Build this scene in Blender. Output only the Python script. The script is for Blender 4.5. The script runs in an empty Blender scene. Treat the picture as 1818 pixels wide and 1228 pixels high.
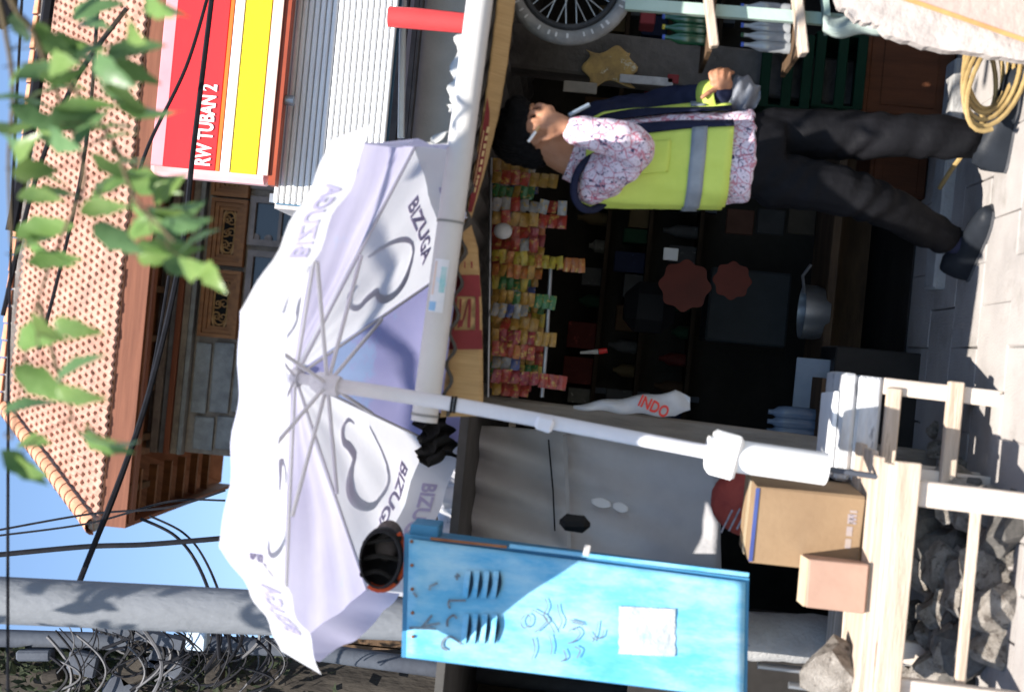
import bpy, bmesh, math, random
from mathutils import Vector, Matrix, noise, Euler
random.seed(7)
sc = bpy.context.scene
COL = sc.collection
# ---------------------------------------------------------------- camera
FPX, PITCH, ROLL, CAMH = 2400.0, math.radians(3.0), 0.095, 1.39
FW = Vector((0, math.cos(PITCH), math.sin(PITCH)))
R0 = Vector((1, 0, 0)); U0 = Vector((0, -math.sin(PITCH), math.cos(PITCH)))
RT = math.cos(ROLL)*R0 + math.sin(ROLL)*U0
UP = -math.sin(ROLL)*R0 + math.cos(ROLL)*U0
CAM = Vector((0, 0, CAMH))
cd = bpy.data.cameras.new('camera'); cam = bpy.data.objects.new('camera', cd); COL.objects.link(cam)
cd.sensor_fit = 'HORIZONTAL'; cd.sensor_width = 36; cd.lens = FPX/1818*36
cd.clip_start = 0.05; cd.clip_end = 600
mx = Matrix.Identity(4)
for i in range(3):
    mx[i][0] = -UP[i]; mx[i][1] = RT[i]; mx[i][2] = -FW[i]; mx[i][3] = CAM[i]
cam.matrix_world = mx
cd.dof.use_dof = True; cd.dof.focus_distance = 7.5; cd.dof.aperture_fstop = 2.9
sc.camera = cam
# ---------------------------------------------------------------- sky, sun, exposure
SUN = Vector((-0.20, -0.74, 1.0)).normalized()
world = bpy.data.worlds.new('World'); sc.world = world; world.use_nodes = True
wn = world.node_tree.nodes; wn.clear()
sky = wn.new('ShaderNodeTexSky'); sky.sky_type = 'NISHITA'; sky.sun_disc = False
sky.sun_elevation = math.asin(SUN.z); sky.sun_rotation = math.atan2(SUN.x, SUN.y)
sky.air_density = 1.0; sky.dust_density = 0.2; sky.ozone_density = 2.6
bg = wn.new('ShaderNodeBackground'); bg.inputs['Strength'].default_value = 0.105
wo = wn.new('ShaderNodeOutputWorld')
world.node_tree.links.new(sky.outputs[0], bg.inputs[0]); world.node_tree.links.new(bg.outputs[0], wo.inputs[0])
sl = bpy.data.lights.new('sun', 'SUN'); sl.energy = 5.0; sl.angle = math.radians(0.5); sl.color = (1, .95, .87)
so = bpy.data.objects.new('sun', sl); COL.objects.link(so); so.location = (-3, -8, 10)
so.rotation_euler = SUN.to_track_quat('Z', 'Y').to_euler()
sc.view_settings.view_transform = 'Standard'; sc.view_settings.look = 'None'
sc.view_settings.exposure = 1.2; sc.view_settings.gamma = 1.0

# ---------------------------------------------------------------- helpers
def W(x, y, Y):                       # photograph point at distance Y
    d = FW + (x-909)/FPX*(-UP) + (614-y)/FPX*RT
    return CAM + d*(Y/d.y)
def G(x, y, z=0.0):                   # photograph point on a level plane
    d = FW + (x-909)/FPX*(-UP) + (614-y)/FPX*RT
    return CAM + d*((z-CAMH)/d.z)
MATS = {}
def M(name, c1, c2=None, scale=6, rough=.75, bump=0, bscale=60, metal=0, trans=0, spots=None, spot_scale=5, spot_cut=.6, spec=.4, stretch=None, coat=0, spot_soft=.06):
    if name in MATS: return MATS[name]
    m = bpy.data.materials.new(name); m.use_nodes = True; nt = m.node_tree; N = nt.nodes; L = nt.links
    b = N['Principled BSDF']; b.inputs['Roughness'].default_value = rough; b.inputs['Metallic'].default_value = metal
    if max(c1) < .13 and rough > .3 and not metal: spec = min(spec, .06)
    elif rough > .3: spec = min(spec, .22)
    b.inputs['Specular IOR Level'].default_value = spec
    b.inputs['Coat Weight'].default_value = coat
    tc = N.new('ShaderNodeTexCoord'); mp = N.new('ShaderNodeMapping'); oi = N.new('ShaderNodeObjectInfo'); va = N.new('ShaderNodeVectorMath'); L.new(tc.outputs['Object'], va.inputs[0]); L.new(oi.outputs['Location'], va.inputs[1]); L.new(va.outputs[0], mp.inputs[0])
    if stretch: mp.inputs['Scale'].default_value = stretch
    col = None
    if c2 is None: c2 = tuple(v*.72 for v in c1)
    nz = N.new('ShaderNodeTexNoise'); nz.inputs['Scale'].default_value = scale; nz.inputs['Detail'].default_value = 6; nz.inputs['Roughness'].default_value = .62
    L.new(mp.outputs[0], nz.inputs['Vector'])
    rp = N.new('ShaderNodeValToRGB'); rp.color_ramp.elements[0].position = .34; rp.color_ramp.elements[1].position = .66
    rp.color_ramp.elements[0].color = (*c2, 1); rp.color_ramp.elements[1].color = (*c1, 1)
    L.new(nz.outputs[0], rp.inputs[0]); col = rp.outputs[0]
    if spots:
        n2 = N.new('ShaderNodeTexNoise'); n2.inputs['Scale'].default_value = spot_scale; n2.inputs['Detail'].default_value = 8; n2.inputs['Roughness'].default_value = .7
        L.new(mp.outputs[0], n2.inputs['Vector'])
        r2 = N.new('ShaderNodeValToRGB'); r2.color_ramp.elements[0].position = spot_cut; r2.color_ramp.elements[1].position = spot_cut+spot_soft
        L.new(n2.outputs[0], r2.inputs[0])
        mxn = N.new('ShaderNodeMix'); mxn.data_type = 'RGBA'; L.new(r2.outputs[0], mxn.inputs[0]); L.new(col, mxn.inputs[6]); mxn.inputs[7].default_value = (*spots, 1)
        col = mxn.outputs[2]
    L.new(col, b.inputs['Base Color'])
    if bump:
        n3 = N.new('ShaderNodeTexNoise'); n3.inputs['Scale'].default_value = bscale; n3.inputs['Detail'].default_value = 5
        L.new(mp.outputs[0], n3.inputs['Vector'])
        bp = N.new('ShaderNodeBump'); bp.inputs['Strength'].default_value = bump; bp.inputs['Distance'].default_value = .02
        L.new(n3.outputs[0], bp.inputs['Height']); L.new(bp.outputs[0], b.inputs['Normal'])
    if trans:
        t = N.new('ShaderNodeBsdfTranslucent'); L.new(col, t.inputs[0])
        ms = N.new('ShaderNodeMixShader'); ms.inputs[0].default_value = trans
        L.new(b.outputs[0], ms.inputs[1]); L.new(t.outputs[0], ms.inputs[2]); L.new(ms.outputs[0], N['Material Output'].inputs[0])
    MATS[name] = m
    return m

ORG = {}
class MB:
    def __init__(s): s.v = []; s.f = []; s.smooth = False
    def add(s, vs, fs):
        o = len(s.v); s.v += [Vector(v) for v in vs]; s.f += [tuple(i+o for i in f) for f in fs]; return s
    def box(s, c, d, rot=None, bev=0, jit=0):
        c = Vector(c); hx, hy, hz = d[0]/2, d[1]/2, d[2]/2
        m = rot if isinstance(rot, Matrix) else (Euler(rot).to_matrix() if rot else Matrix.Identity(3))
        if bev:
            b = min(bev, hx*.9, hy*.9, hz*.9); vs = []; fs = []
            def ring(z, k): return [(-hx+k, -hy+k*0+b*0, z)]
            bm = bmesh.new(); bmesh.ops.create_cube(bm, size=1)
            for v in bm.verts: v.co = Vector((v.co.x*2*hx, v.co.y*2*hy, v.co.z*2*hz))
            bmesh.ops.bevel(bm, geom=bm.edges[:], offset=b, segments=1, affect='EDGES')
            bm.verts.index_update(); vs = [v.co.copy() for v in bm.verts]; fs = [[v.index for v in f.verts] for f in bm.faces]; bm.free()
        else:
            vs = [Vector((x, y, z)) for x in (-hx, hx) for y in (-hy, hy) for z in (-hz, hz)]
            fs = [(0,1,3,2), (4,6,7,5), (0,4,5,1), (2,3,7,6), (0,2,6,4), (1,5,7,3)]
        if jit: vs = [v + Vector((random.uniform(-jit, jit), random.uniform(-jit, jit), random.uniform(-jit, jit))) for v in vs]
        return s.add([m @ v + c for v in vs], fs)
    def bar(s, a, b, w, h, up=(0,0,1), bev=0):
        a = Vector(a); b = Vector(b); d = b-a; z = d.normalized(); x = Vector(up).cross(z)
        if x.length < 1e-4: x = Vector((1,0,0))
        x.normalize(); y = z.cross(x); m = Matrix((x, y, z)).transposed()
        return s.box((a+b)/2, (w, h, d.length), m, bev)
    def tube(s, pts, r, n=8, cap=True, closed=False):
        pts = [Vector(p) for p in pts]; k = len(pts); rr = r if isinstance(r, (list, tuple)) else [r]*k
        vs = []; fs = []; px = None
        for i, p in enumerate(pts):
            if closed: t = pts[(i+1) % k]-pts[i-1]
            else: t = pts[min(i+1, k-1)]-pts[max(i-1, 0)]
            t.normalize()
            if px is None:
                px = t.orthogonal().normalized()
            else:
                px = px - t*px.dot(t)
                px = px.normalized() if px.length > 1e-5 else t.orthogonal().normalized()
            py = t.cross(px)
            for j in range(n):
                a = 2*math.pi*j/n; vs.append(p + rr[i]*(math.cos(a)*px + math.sin(a)*py))
        for i in range(k if closed else k-1):
            for j in range(n):
                i2 = (i+1) % k
                fs.append((i*n+j, i*n+(j+1) % n, i2*n+(j+1) % n, i2*n+j))
        if cap and not closed:
            fs.append(tuple(range(n-1, -1, -1))); fs.append(tuple((k-1)*n+j for j in range(n)))
        s.smooth = True
        return s.add(vs, fs)
    def loft(s, rings, cap=True):
        n = len(rings[0]); vs = [v for r in rings for v in r]; fs = []
        for i in range(len(rings)-1):
            for j in range(n): fs.append((i*n+j, i*n+(j+1) % n, (i+1)*n+(j+1) % n, (i+1)*n+j))
        if cap: fs.append(tuple(range(n-1, -1, -1))); fs.append(tuple((len(rings)-1)*n+j for j in range(n)))
        s.smooth = True
        return s.add(vs, fs)
    def lathe(s, c, prof, n=16, axis=None):
        c = Vector(c); q = Vector((0,0,1)).rotation_difference(Vector(axis or (0,0,1))).to_matrix()
        rings = [[c + q @ Vector((r*math.cos(2*math.pi*j/n), r*math.sin(2*math.pi*j/n), z)) for j in range(n)] for r, z in prof]
        return s.loft(rings)
    def sphere(s, c, r, n=10, sq=(1,1,1), rot=None):
        c = Vector(c); m = rot or Matrix.Identity(3); rings = []
        for i in range(1, n):
            a = math.pi*i/n
            rings.append([c + m @ Vector((r*sq[0]*math.sin(a)*math.cos(2*math.pi*j/(n+2)), r*sq[1]*math.sin(a)*math.sin(2*math.pi*j/(n+2)), -r*sq[2]*math.cos(a))) for j in range(n+2)])
        return s.loft(rings)
    def grid(s, fn, nu, nv, thick=0):
        vs = [fn(i/nu, j/nv) for i in range(nu+1) for j in range(nv+1)]
        fs = [(i*(nv+1)+j, i*(nv+1)+j+1, (i+1)*(nv+1)+j+1, (i+1)*(nv+1)+j) for i in range(nu) for j in range(nv)]
        return s.add(vs, fs)
    def prism(s, poly, ax, depth):         # 3D polygon extruded along a vector
        poly = [Vector(p) for p in poly]; d = Vector(ax)*depth; n = len(poly)
        fs = [tuple(range(n)), tuple(range(2*n-1, n-1, -1))] + [(i, i+n, (i+1) % n+n, (i+1) % n) for i in range(n)]
        return s.add(poly+[p+d for p in poly], fs)
    def build(s, name, mat, parent=None, smooth=None, solid=0):
        org = ORG.get(parent, Vector()) if parent else Vector()
        me = bpy.data.meshes.new(name); me.from_pydata([v-org for v in s.v], [], s.f); me.update()
        bm = bmesh.new(); bm.from_mesh(me); bmesh.ops.recalc_face_normals(bm, faces=bm.faces[:]); bm.to_mesh(me); bm.free()
        if s.smooth if smooth is None else smooth:
            me.polygons.foreach_set('use_smooth', [True]*len(me.polygons))
            try: me.set_sharp_from_angle(angle=math.radians(45))
            except Exception: pass
        me.materials.append(mat)
        o = bpy.data.objects.new(name, me); COL.objects.link(o)
        if parent: o.parent = parent
        ORG[o] = org
        if solid:
            md = o.modifiers.new('thickness', 'SOLIDIFY'); md.thickness = solid; md.offset = 0
        return o
def tag(o, label, cat, group=None):
    o['label'] = label; o['category'] = cat
    if group: o['group'] = group
    return o
def thing(name, label, cat, loc=(0,0,0), group=None):
    o = bpy.data.objects.new(name, None); COL.objects.link(o); o.location = loc; o.empty_display_size = .1
    ORG[o] = Vector(loc); return tag(o, label, cat, group)
def struct(o): o['kind'] = 'structure'; return o
def stuff(o): o['kind'] = 'stuff'; return o
def piece(mesh, name, parent, mtx):       # an alike piece sharing mesh data
    o = bpy.data.objects.new(name, mesh); COL.objects.link(o); o.parent = parent; o.matrix_local = mtx; ORG[o] = ORG.get(parent, Vector()); return o
_tc = {}
def text2d(t):
    if t not in _tc:
        c = bpy.data.curves.new('t', 'FONT'); c.body = t; c.size = 1; c.align_x = 'CENTER'; c.align_y = 'CENTER'; c.resolution_u = 3; c.offset = .03
        o = bpy.data.objects.new('t', c); COL.objects.link(o)
        me = bpy.data.meshes.new_from_object(o.evaluated_get(bpy.context.evaluated_depsgraph_get()))
        _tc[t] = ([v.co.copy() for v in me.vertices], [tuple(p.vertices) for p in me.polygons])
        bpy.data.objects.remove(o)
    return _tc[t]
def text_on(mb, t, fn):
    vs, fs = text2d(t); return mb.add([fn(v.x, v.y) for v in vs], fs)
def ribbon(mb, pts, w, nrm):              # flat painted stroke along points
    pts = [Vector(p) for p in pts]; nrm = Vector(nrm); vs = []; k = len(pts)
    for i, p in enumerate(pts):
        t = (pts[min(i+1, k-1)]-pts[max(i-1, 0)]).normalized(); sd = nrm.cross(t).normalized()
        ww = w[i] if isinstance(w, (list, tuple)) else w
        vs += [p-sd*ww/2, p+sd*ww/2]
    return mb.add(vs, [(2*i, 2*i+1, 2*i+3, 2*i+2) for i in range(k-1)])
def bez(pts, n=16):                       # smooth Catmull-Rom through points
    pts = [Vector(p) for p in pts]; out = []
    for i in range(len(pts)-1):
        p0, p1, p2, p3 = pts[max(i-1, 0)], pts[i], pts[i+1], pts[min(i+2, len(pts)-1)]
        for j in range(n):
            t = j/n
            out.append(.5*((2*p1)+(p2-p0)*t+(2*p0-5*p1+4*p2-p3)*t*t+(3*p1-p0-3*p2+p3)*t**3))
    return out+[pts[-1]]
def BX(x0, x1, y0, y1, Y, dep):           # level box whose front covers a photograph rectangle at distance Y
    c = W((x0+x1)/2, (y0+y1)/2, Y); k = Y/FPX
    return Vector((c.x, Y+dep/2, c.z)), (abs(y1-y0)*k, dep, abs(x1-x0)*k)

# ================================================================ materials
concrete = M('concrete', (.36,.35,.34), (.24,.235,.23), 5, .9, .35, 80, spots=(.16,.155,.15), spot_scale=7, spot_cut=.66)
paving = M('paving', (.37,.34,.32), (.29,.265,.25), 3.5, .9, .3, 120, spots=(.22,.20,.18), spot_scale=2.6, spot_cut=.53, spot_soft=.18)
asphalt = M('asphalt', (.07,.07,.072), (.045,.045,.047), 30, .95, .3, 200)
dirt = M('dirt', (.16,.13,.10), (.09,.075,.06), 9, 1, .5, 60)
terracotta = M('terracotta', (.50,.30,.235), (.35,.185,.135), 3.5, .9, .25, 60, spots=(.22,.15,.12), spot_scale=2.2, spot_cut=.50, spot_soft=.25)
ridgecap = M('ridge_terracotta', (.60,.31,.20), (.46,.21,.12), 5, .85, .2, 40)
mortar = M('mortar', (.30,.28,.26), (.17,.16,.15), 6, 1, .5, 40)
fascia = M('fascia_wood', (.20,.075,.042), (.14,.05,.028), 4, .6, .1, 50, stretch=(.3,3,6))
darkwood = M('dark_wood', (.12,.075,.045), (.07,.045,.03), 6, .75, .2, 60, stretch=(.5,3,3))
stonegrey = M('grey_stone', (.19,.20,.205), (.12,.125,.13), 7, .9, .4, 50, spots=(.08,.08,.085), spot_scale=12, spot_cut=.64)
stonebrown = M('brown_stone', (.22,.19,.16), (.13,.11,.095), 7, .9, .4, 50)
orangewood = M('orange_wood', (.20,.088,.032), (.12,.05,.02), 5, .6, .15, 50, stretch=(3,3,.6))
carvedgold = M('carved_gold', (.26,.145,.055), (.15,.075,.03), 14, .55, .2, 60)
blackhole = M('dark_recess', (.012,.011,.010), (.008,.008,.008), 5, .9)
glassdark = M('dark_glass', (.015,.018,.022), (.012,.013,.016), 3, .12, spec=.5)
cable_m = M('cable_black', (.018,.018,.022), (.012,.012,.014), 20, .5)
polem = M('pole_concrete', (.20,.21,.23), (.14,.148,.16), 3, .85, .25, 60, stretch=(1,1,.4))

# ================================================================ ground and pavement
mb = MB().add([(-300,-300,-.03), (300,-300,-.03), (300,300,-.03), (-300,300,-.03)], [(0,1,2,3)])
struct(mb.build('ground', dirt))
mb = MB().add([(-40,-6,-.018), (40,-6,-.018), (40,2.6,-.018), (-40,2.6,-.018)], [(0,1,2,3)])
struct(mb.build('road', asphalt))
pav = struct(MB().box((0,4.35,-.016), (12,3.2,.022)).build('pavement', M('joint_mortar', (.31,.30,.29), (.22,.21,.205), 12, 1, .3, 90)))
struct(MB().box((0,2.7,-.01), (12,.12,.05), bev=.012).build('kerb', concrete))
slabmesh = []
for k in range(5):
    s = MB().box((0,0,0), (.297,.337,.03), bev=.004, jit=.0025)
    o = s.build('paving_slab', paving, pav); slabmesh.append(o.data); bpy.data.objects.remove(o)
for j in range(9):
    for i in range(15):
        x = -2.1+i*.30+(.15 if j % 2 else 0); y = 2.95+j*.34
        piece(random.choice(slabmesh), 'paving_slab', pav, Matrix.Translation((x, y, .002+random.uniform(-.002,.002))) @ Euler((random.uniform(-.006,.006), random.uniform(-.006,.006), random.uniform(-.01,.01))).to_matrix().to_4x4())
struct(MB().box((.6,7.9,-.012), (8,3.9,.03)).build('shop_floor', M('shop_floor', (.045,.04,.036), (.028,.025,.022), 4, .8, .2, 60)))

# ================================================================ tile-roofed house behind
EY, RY = 14.0, 16.4
e0 = W(168,932,EY); e1 = W(224,503,EY*1.005); r0 = W(14,722,RY)
zE = (e0.z+e1.z)/2; zR = r0.z; xL = e0.x; xR = 5.2; xRl = r0.x
WY = 15.15
house = thing('tiled_house', 'tall stone house with terracotta tile roof and carved brown window frames', 'house', (1.5, 16.5, 0))
sv = Vector((0, RY-EY, zR-zE)); SL = sv.length; su = sv/SL; sn = Vector((0,-su.z,su.y))
rb = MB().prism([(xL,EY,zE-.02), (xR,EY,zE-.02), (xR,RY,zR-.02), (xRl,RY,zR-.02)], -sn, .06)
rb.add([(xL,EY,zE-.02), (xRl,RY,zR-.02), (xL,RY+2.4,zE-.02)], [(0,1,2)]).add([(xL,RY+2.4,zE-.02), (xRl,RY,zR-.02), (xR,RY,zR-.02), (xR,RY+2.4,zE-.02)], [(0,1,2,3)])
roof = rb.build('roof', M('roof_underlay', (.45,.22,.13), (.30,.14,.085), 5, .9), house)
TW, TE = .092, .175
def tile_geo(mb, c, jit=0):               # curved pantile: S profile, lapped over the row below
    ks = 6; vs = []
    for e, (d, lift) in enumerate(((0,.022), (TE*1.3,.004))):
        for q in range(ks+1):
            a = q/ks; h = .014*math.sin(a*2*math.pi+.4)+(.007 if a > .8 else 0)
            vs.append(c + Vector((1,0,0))*(a-.5)*TW*1.06 + su*(d-.02) + sn*(h+lift))
    front = [v - sn*.03 for v in vs[:ks+1]]
    fs = [(i, i+1, ks+1+i+1, ks+1+i) for i in range(ks)]
    vs += front; b = 2*(ks+1)
    fs += [(b+i, b+i+1, i+1, i) for i in range(ks)]
    mb.add(vs, fs)
t = MB(); tile_geo(t, Vector((0,0,0))); to = t.build('roof_tile', terracotta, None, smooth=True); tmesh = to.data; bpy.data.objects.remove(to)
rest = MB(); n_ind = 0
rows = int(SL/TE)
horg = ORG[house]
for rI in range(rows+1):
    base = Vector((0,EY,zE)) + su*(rI*TE)
    xl = xL + (xRl-xL)*min(1, rI*TE/SL)
    n = int((4.1-xl)/TW)
    for c in range(n):
        p = base + Vector((xl+.08+c*TW, 0, 0)) + sn*random.uniform(-.004,.006) + su*random.uniform(-.008,.008)
        if n_ind < 298:
            piece(tmesh, 'roof_tile', roof, Matrix.Translation(p-horg) @ Euler((random.uniform(-.03,.03),random.uniform(-.05,.05),random.uniform(-.04,.04))).to_matrix().to_4x4()); n_ind += 1
        else: tile_geo(rest, p)
stuff(rest.build('roof_tiles_upper', terracotta, roof, smooth=True))
# hip and ridge caps
capm = MB().loft([[Vector((math.cos(a)*.105*k, y, math.sin(a)*.09*k)) for a in [math.pi*q/6 for q in range(7)]] for y, k in ((-.02,1.0), (.17,.86))], cap=False)
co = capm.build('ridge_cap', ridgecap, None); co.data.materials[0] = ridgecap; cmesh = co.data; bpy.data.objects.remove(co)
def caprow(a, b, nn):
    d = (b-a); q = d.to_track_quat('Y', 'Z')
    for i in range(nn):
        piece(cmesh, 'ridge_cap', roof, Matrix.Translation(a+d*(i/nn)-horg) @ q.to_matrix().to_4x4())
caprow(Vector((xL,EY-.02,zE+.05)), Vector((xRl,RY,zR+.05)), 19)
caprow(Vector((xRl,RY,zR+.06)), Vector((4.6,RY,zR+.06)), 28)
MB().tube([(xL,EY,zE+.02), (xRl,RY,zR+.01)], .075, 6).build('hip_mortar', mortar, roof)
MB().tube([(xRl,RY,zR), (4.8,RY,zR)], .08, 6).build('ridge_mortar', mortar, roof)
# fascias, soffit, rafters
MB().box(((xL+xR)/2,EY+.03,zE-.16), (xR-xL,.04,.26)).build('fascia_board', fascia, house)
MB().box((xL+.02,EY+2.2,zE-.16), (.04,4.3,.26)).build('fascia_board', fascia, house)
MB().box(((xL+xR)/2,EY+.13,zE-.31), (xR-xL-.1,.12,.03)).build('fascia_moulding', fascia, house)
MB().box(((xL+xR)/2+.3,EY+.75,zE-.05), (xR-xL-.75,1.1,.03)).build('soffit', orangewood, house)
for i in range(9):
    x = xL+.35+i*.55
    MB().box((x,EY+.62,zE-.11), (.07,1.05,.09)).build('rafter', darkwood, house)
for k in range(6):
    MB().box((xL+.3,EY+.8+k*.55,zE-.12), (.5,.06,.09)).build('rafter', orangewood, house)
# walls
wx0 = W(370,806,WY).x
zt = zE-.05
MB().box(((wx0+xR)/2,WY+1.4,zt/2), (xR-wx0,2.8,zt)).build('wall', stonebrown, house)
# left wall side planks under the eave
for k in range(7):
    MB().box((wx0-.012,WY+.5+k*.22,zt-.95-.0*k), (.02,.205,1.5+.1*random.random())).build('plank', orangewood, house)
# cornice mouldings across the front
for xi, h, dp, mm in ((288,.07,.16,stonebrown), (300,.05,.11,stonegrey), (310,.06,.14,fascia), (321,.07,.09,stonebrown), (333,.05,.13,stonegrey)):
    c = W(xi,700,WY); MB().box(((wx0+xR)/2,WY-dp/2,c.z), (xR-wx0+.05,dp,h)).build('cornice', mm, house)
# stone blocks left of the window
for (x0, x1, y0, y1) in ((342,372,606,735), (374,412,606,735), (414,460,606,735), (342,380,738,800), (382,430,738,800), (432,480,738,800), (462,505,606,735)):
    c, d = BX(x0, x1, y0, y1, WY-.05, .05)
    MB().box((c.x,WY-.022,c.z), (d[0]-.02,.05,d[2]-.02), bev=.008, jit=.004).build('stone_block', stonegrey, house)
# carved transoms and casements
def carved(x0, x1, y0, y1):
    c, d = BX(x0, x1, y0, y1, WY-.12, .1); w, h = d[0], d[2]; c.y = WY-.06
    win = MB()
    for k, (off, dep) in enumerate(((0,.13), (.045,.10), (.085,.07))):
        ww, hh, t = w-2*off, h-2*off, .042
        for sx in (-1, 1): win.box((c.x+sx*(ww/2-t/2), WY-dep/2, c.z), (t,dep,hh))
        for sz in (-1, 1): win.box((c.x, WY-dep/2+.001, c.z+sz*(hh/2-t/2)), (ww-2*t,dep,t))
    wo_ = win.build('carved_window', orangewood, house)
    MB().box((c.x,WY-.012,c.z), (w-.2,.02,h-.2)).build('backing', blackhole, wo_)
    cv = MB(); iw, ih = w-.26, h-.26; y = WY-.045
    ov = [(c.x+math.copysign(abs(math.cos(a))**.6, math.cos(a))*iw*.47, y, c.z+math.copysign(abs(math.sin(a))**.8, math.sin(a))*ih*.46) for a in [2*math.pi*q/28 for q in range(28)]]
    cv.tube(ov, .013, 5, closed=True)
    for gi in range(3):
        for gj in range(2):
            gx = c.x+(gi-1)*iw*.29; gz = c.z+(gj-.5)*ih*.42
            sg = 1 if (gi+gj) % 2 else -1
            cv.tube([(gx+sg*math.cos(a)*(.012+.0085*a)*(iw*1.5), y+.004, gz+math.sin(a)*(.012+.0085*a)*(iw*1.5)) for a in [q*.55 for q in range(16)]], .009, 4)
    for sx in (-1,1):
        for sz in (-1,1):
            cv.tube(bez([(c.x+sx*iw*.5,y,c.z+sz*ih*.30), (c.x+sx*iw*.43,y,c.z+sz*ih*.42), (c.x+sx*iw*.28,y,c.z+sz*ih*.5)],5), .013, 4)
    cv.build('carving', carvedgold, wo_)
carved(370,436,352,472); carved(354,424,478,600); carved(378,446,240,350)
greyframe = M('grey_brown_frame', (.17,.145,.14), (.11,.095,.09), 5, .7, .15, 50)
for (x0, x1, y0, y1) in ((440,560,352,440), (434,560,448,545), (446,560,240,340)):
    c, d = BX(x0, x1, y0, y1, WY-.06, .05)
    fr = MB(); w, h = d[0], d[2]; t = .07
    for sx in (-1,1): fr.box((c.x+sx*(w/2-t/2),WY-.03,c.z), (t,.07,h))
    for sz in (-1,1): fr.box((c.x,WY-.03,c.z+sz*(h/2-t/2)), (w-2*t,.07,t))
    fr.box((c.x,WY-.03,c.z+.02), (w-2*t,.05,.035))
    for q in range(5):
        fr.lathe((c.x-w/2+.09,WY-.025,c.z-h*.38+q*h*.19), [(.001,-.012), (.045,-.012), (.045,.012), (.001,.012)], 10, (0,1,0))
    fo = fr.build('casement', greyframe, house, smooth=False)
    MB().box((c.x,WY-.006,c.z), (w-.1,.01,h-.1)).build('pane', glassdark, fo)

# distant neighbour seen low on the left and roof line right
nb = thing('brown_building', 'dark brown weathered building behind the blue cabinet and poles', 'building', (-2.6,8.6,0))
c, d = BX(585,1500,1075,1420,8.3,1.5)
nbw = MB().box((c.x,8.3+.75,d[2]/2-.1), (d[0],1.5,c.z+d[2]/2+.1)).build('wall', M('brown_wall', (.10,.075,.06), (.05,.04,.035), 5, .9, .3, 30, stretch=(3,1,.4)), nb)
for k in range(12):
    MB().box((c.x-d[0]/2+.06+k*.1,8.285,1.6), (.09,.03,2.2+.1*random.random())).build('plank', darkwood, nb)

# ================================================================ bank-style light-box sign
SY = 7.6
sgn = thing('lightbox_sign', 'red, white and yellow light-box sign lettered RW TUBAN 2', 'sign', (W(380,150,SY).x, SY, 0))
tl = W(262,306,SY); bl = W(474,330,SY)
x0 = (tl.x+bl.x)/2; wS = 3.0; zT = tl.z; zB = bl.z; hS = zT-zB
def zf(px): return zT-(px-262)/(474-262)*hS
xc = x0+wS/2
MB().box((xc,SY+.085,(zT+zB)/2), (wS,.14,hS), bev=.03).build('case', M('sign_pink', (.72,.42,.42), (.62,.34,.34), 3, .4), sgn)
signred = M('sign_red', (.70,.025,.022), (.60,.018,.018), 2, .25, spec=.5, spots=(.72,.10,.10), spot_scale=2.2, spot_cut=.60, stretch=(.25,1,1))
def band(a, b, m, nm, dy, l=.05):
    MB().box((xc+l/2,SY+.005-dy,(zf(a)+zf(b))/2), (wS-l,.012,zf(a)-zf(b)), bev=.003).build(nm, m, sgn)
band(288,380,signred,'red_band',0); band(381,388,M('sign_orange',(.75,.17,.02),(.7,.14,.02),2,.3),'orange_edge',.002)
band(389,406,M('sign_white',(.78,.70,.70),(.7,.62,.63),3,.4),'white_band',.001); band(408,453,M('sign_yellow',(.85,.74,.01),(.8,.68,.01),2,.3),'yellow_band',0)
band(455,474,M('sign_peach',(.74,.5,.42),(.68,.44,.38),3,.4),'peach_band',.001); band(266,288,M('sign_rose',(.75,.30,.33),(.7,.25,.28),3,.4),'rose_band',.001)
MB().box((xc,SY+.06,zB-.02), (wS,.09,.04)).build('bottom_rail', M('sign_rail',(.35,.07,.03),(.25,.05,.025),4,.5), sgn)
lt = MB(); pc = W(357,222,SY); sz = .125
text_on(lt, 'RW TUBAN 2', lambda a, b: Vector((pc.x+a*sz*.62, SY-.009, zf(364)+.018+b*sz)))
lt.build('lettering', M('letter_white',(.8,.8,.8),(.75,.75,.75),2,.5), sgn, smooth=False)
MB().tube([(x0+.5,SY+.08,zB-.04), (x0+.5,SY+.08,zB-.09)], .03).build('bracket', M('steel',(.35,.36,.38),(.25,.26,.28),6,.4,metal=.8), sgn)
MB().tube([(x0+2.2,SY+.08,zB-.04), (x0+2.2,SY+.08,0)], .04).build('bracket', MATS['steel'], sgn)

# ================================================================ upstairs slatted shutter and grey wall over the awning
UY = 7.80
sh = thing('slatted_screen', 'white horizontal slatted screen below the light-box sign', 'screen', (W(600,150,UY).x, UY, 0))
white = M('white_metal', (.80,.80,.80), (.72,.72,.73), 3, .45)
a = W(492,330,UY); b = W(692,250,UY)
sx0 = a.x-.1; sx1 = sx0+3.0; nsl = 18
zt_, zb_ = W(500,200,UY).z, W(690,200,UY).z
sm = MB().box((0,0,0), (sx1-sx0,.03,(zt_-zb_)/nsl*.83), rot=(math.radians(-16),0,0), bev=.006); so_ = sm.build('slat', white); smesh = so_.data; bpy.data.objects.remove(so_)
for k in range(nsl):
    piece(smesh, 'slat', sh, Matrix.Translation(Vector(((sx0+sx1)/2,UY,zt_-(k+.5)*(zt_-zb_)/nsl))-ORG[sh]))
MB().box(((sx0+sx1)/2,UY+.09,(zt_+zb_)/2), (sx1-sx0,.03,zt_-zb_)).build('backing', M('screen_blue_back',(.10,.22,.33),(.07,.16,.25),3,.7), sh)
for xx in (sx0+.03, sx0+1.5): MB().box((xx,UY+.05,(zt_+zb_)/2), (.05,.05,zt_-zb_+.06)).build('upright', MATS['steel'], sh)
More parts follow.
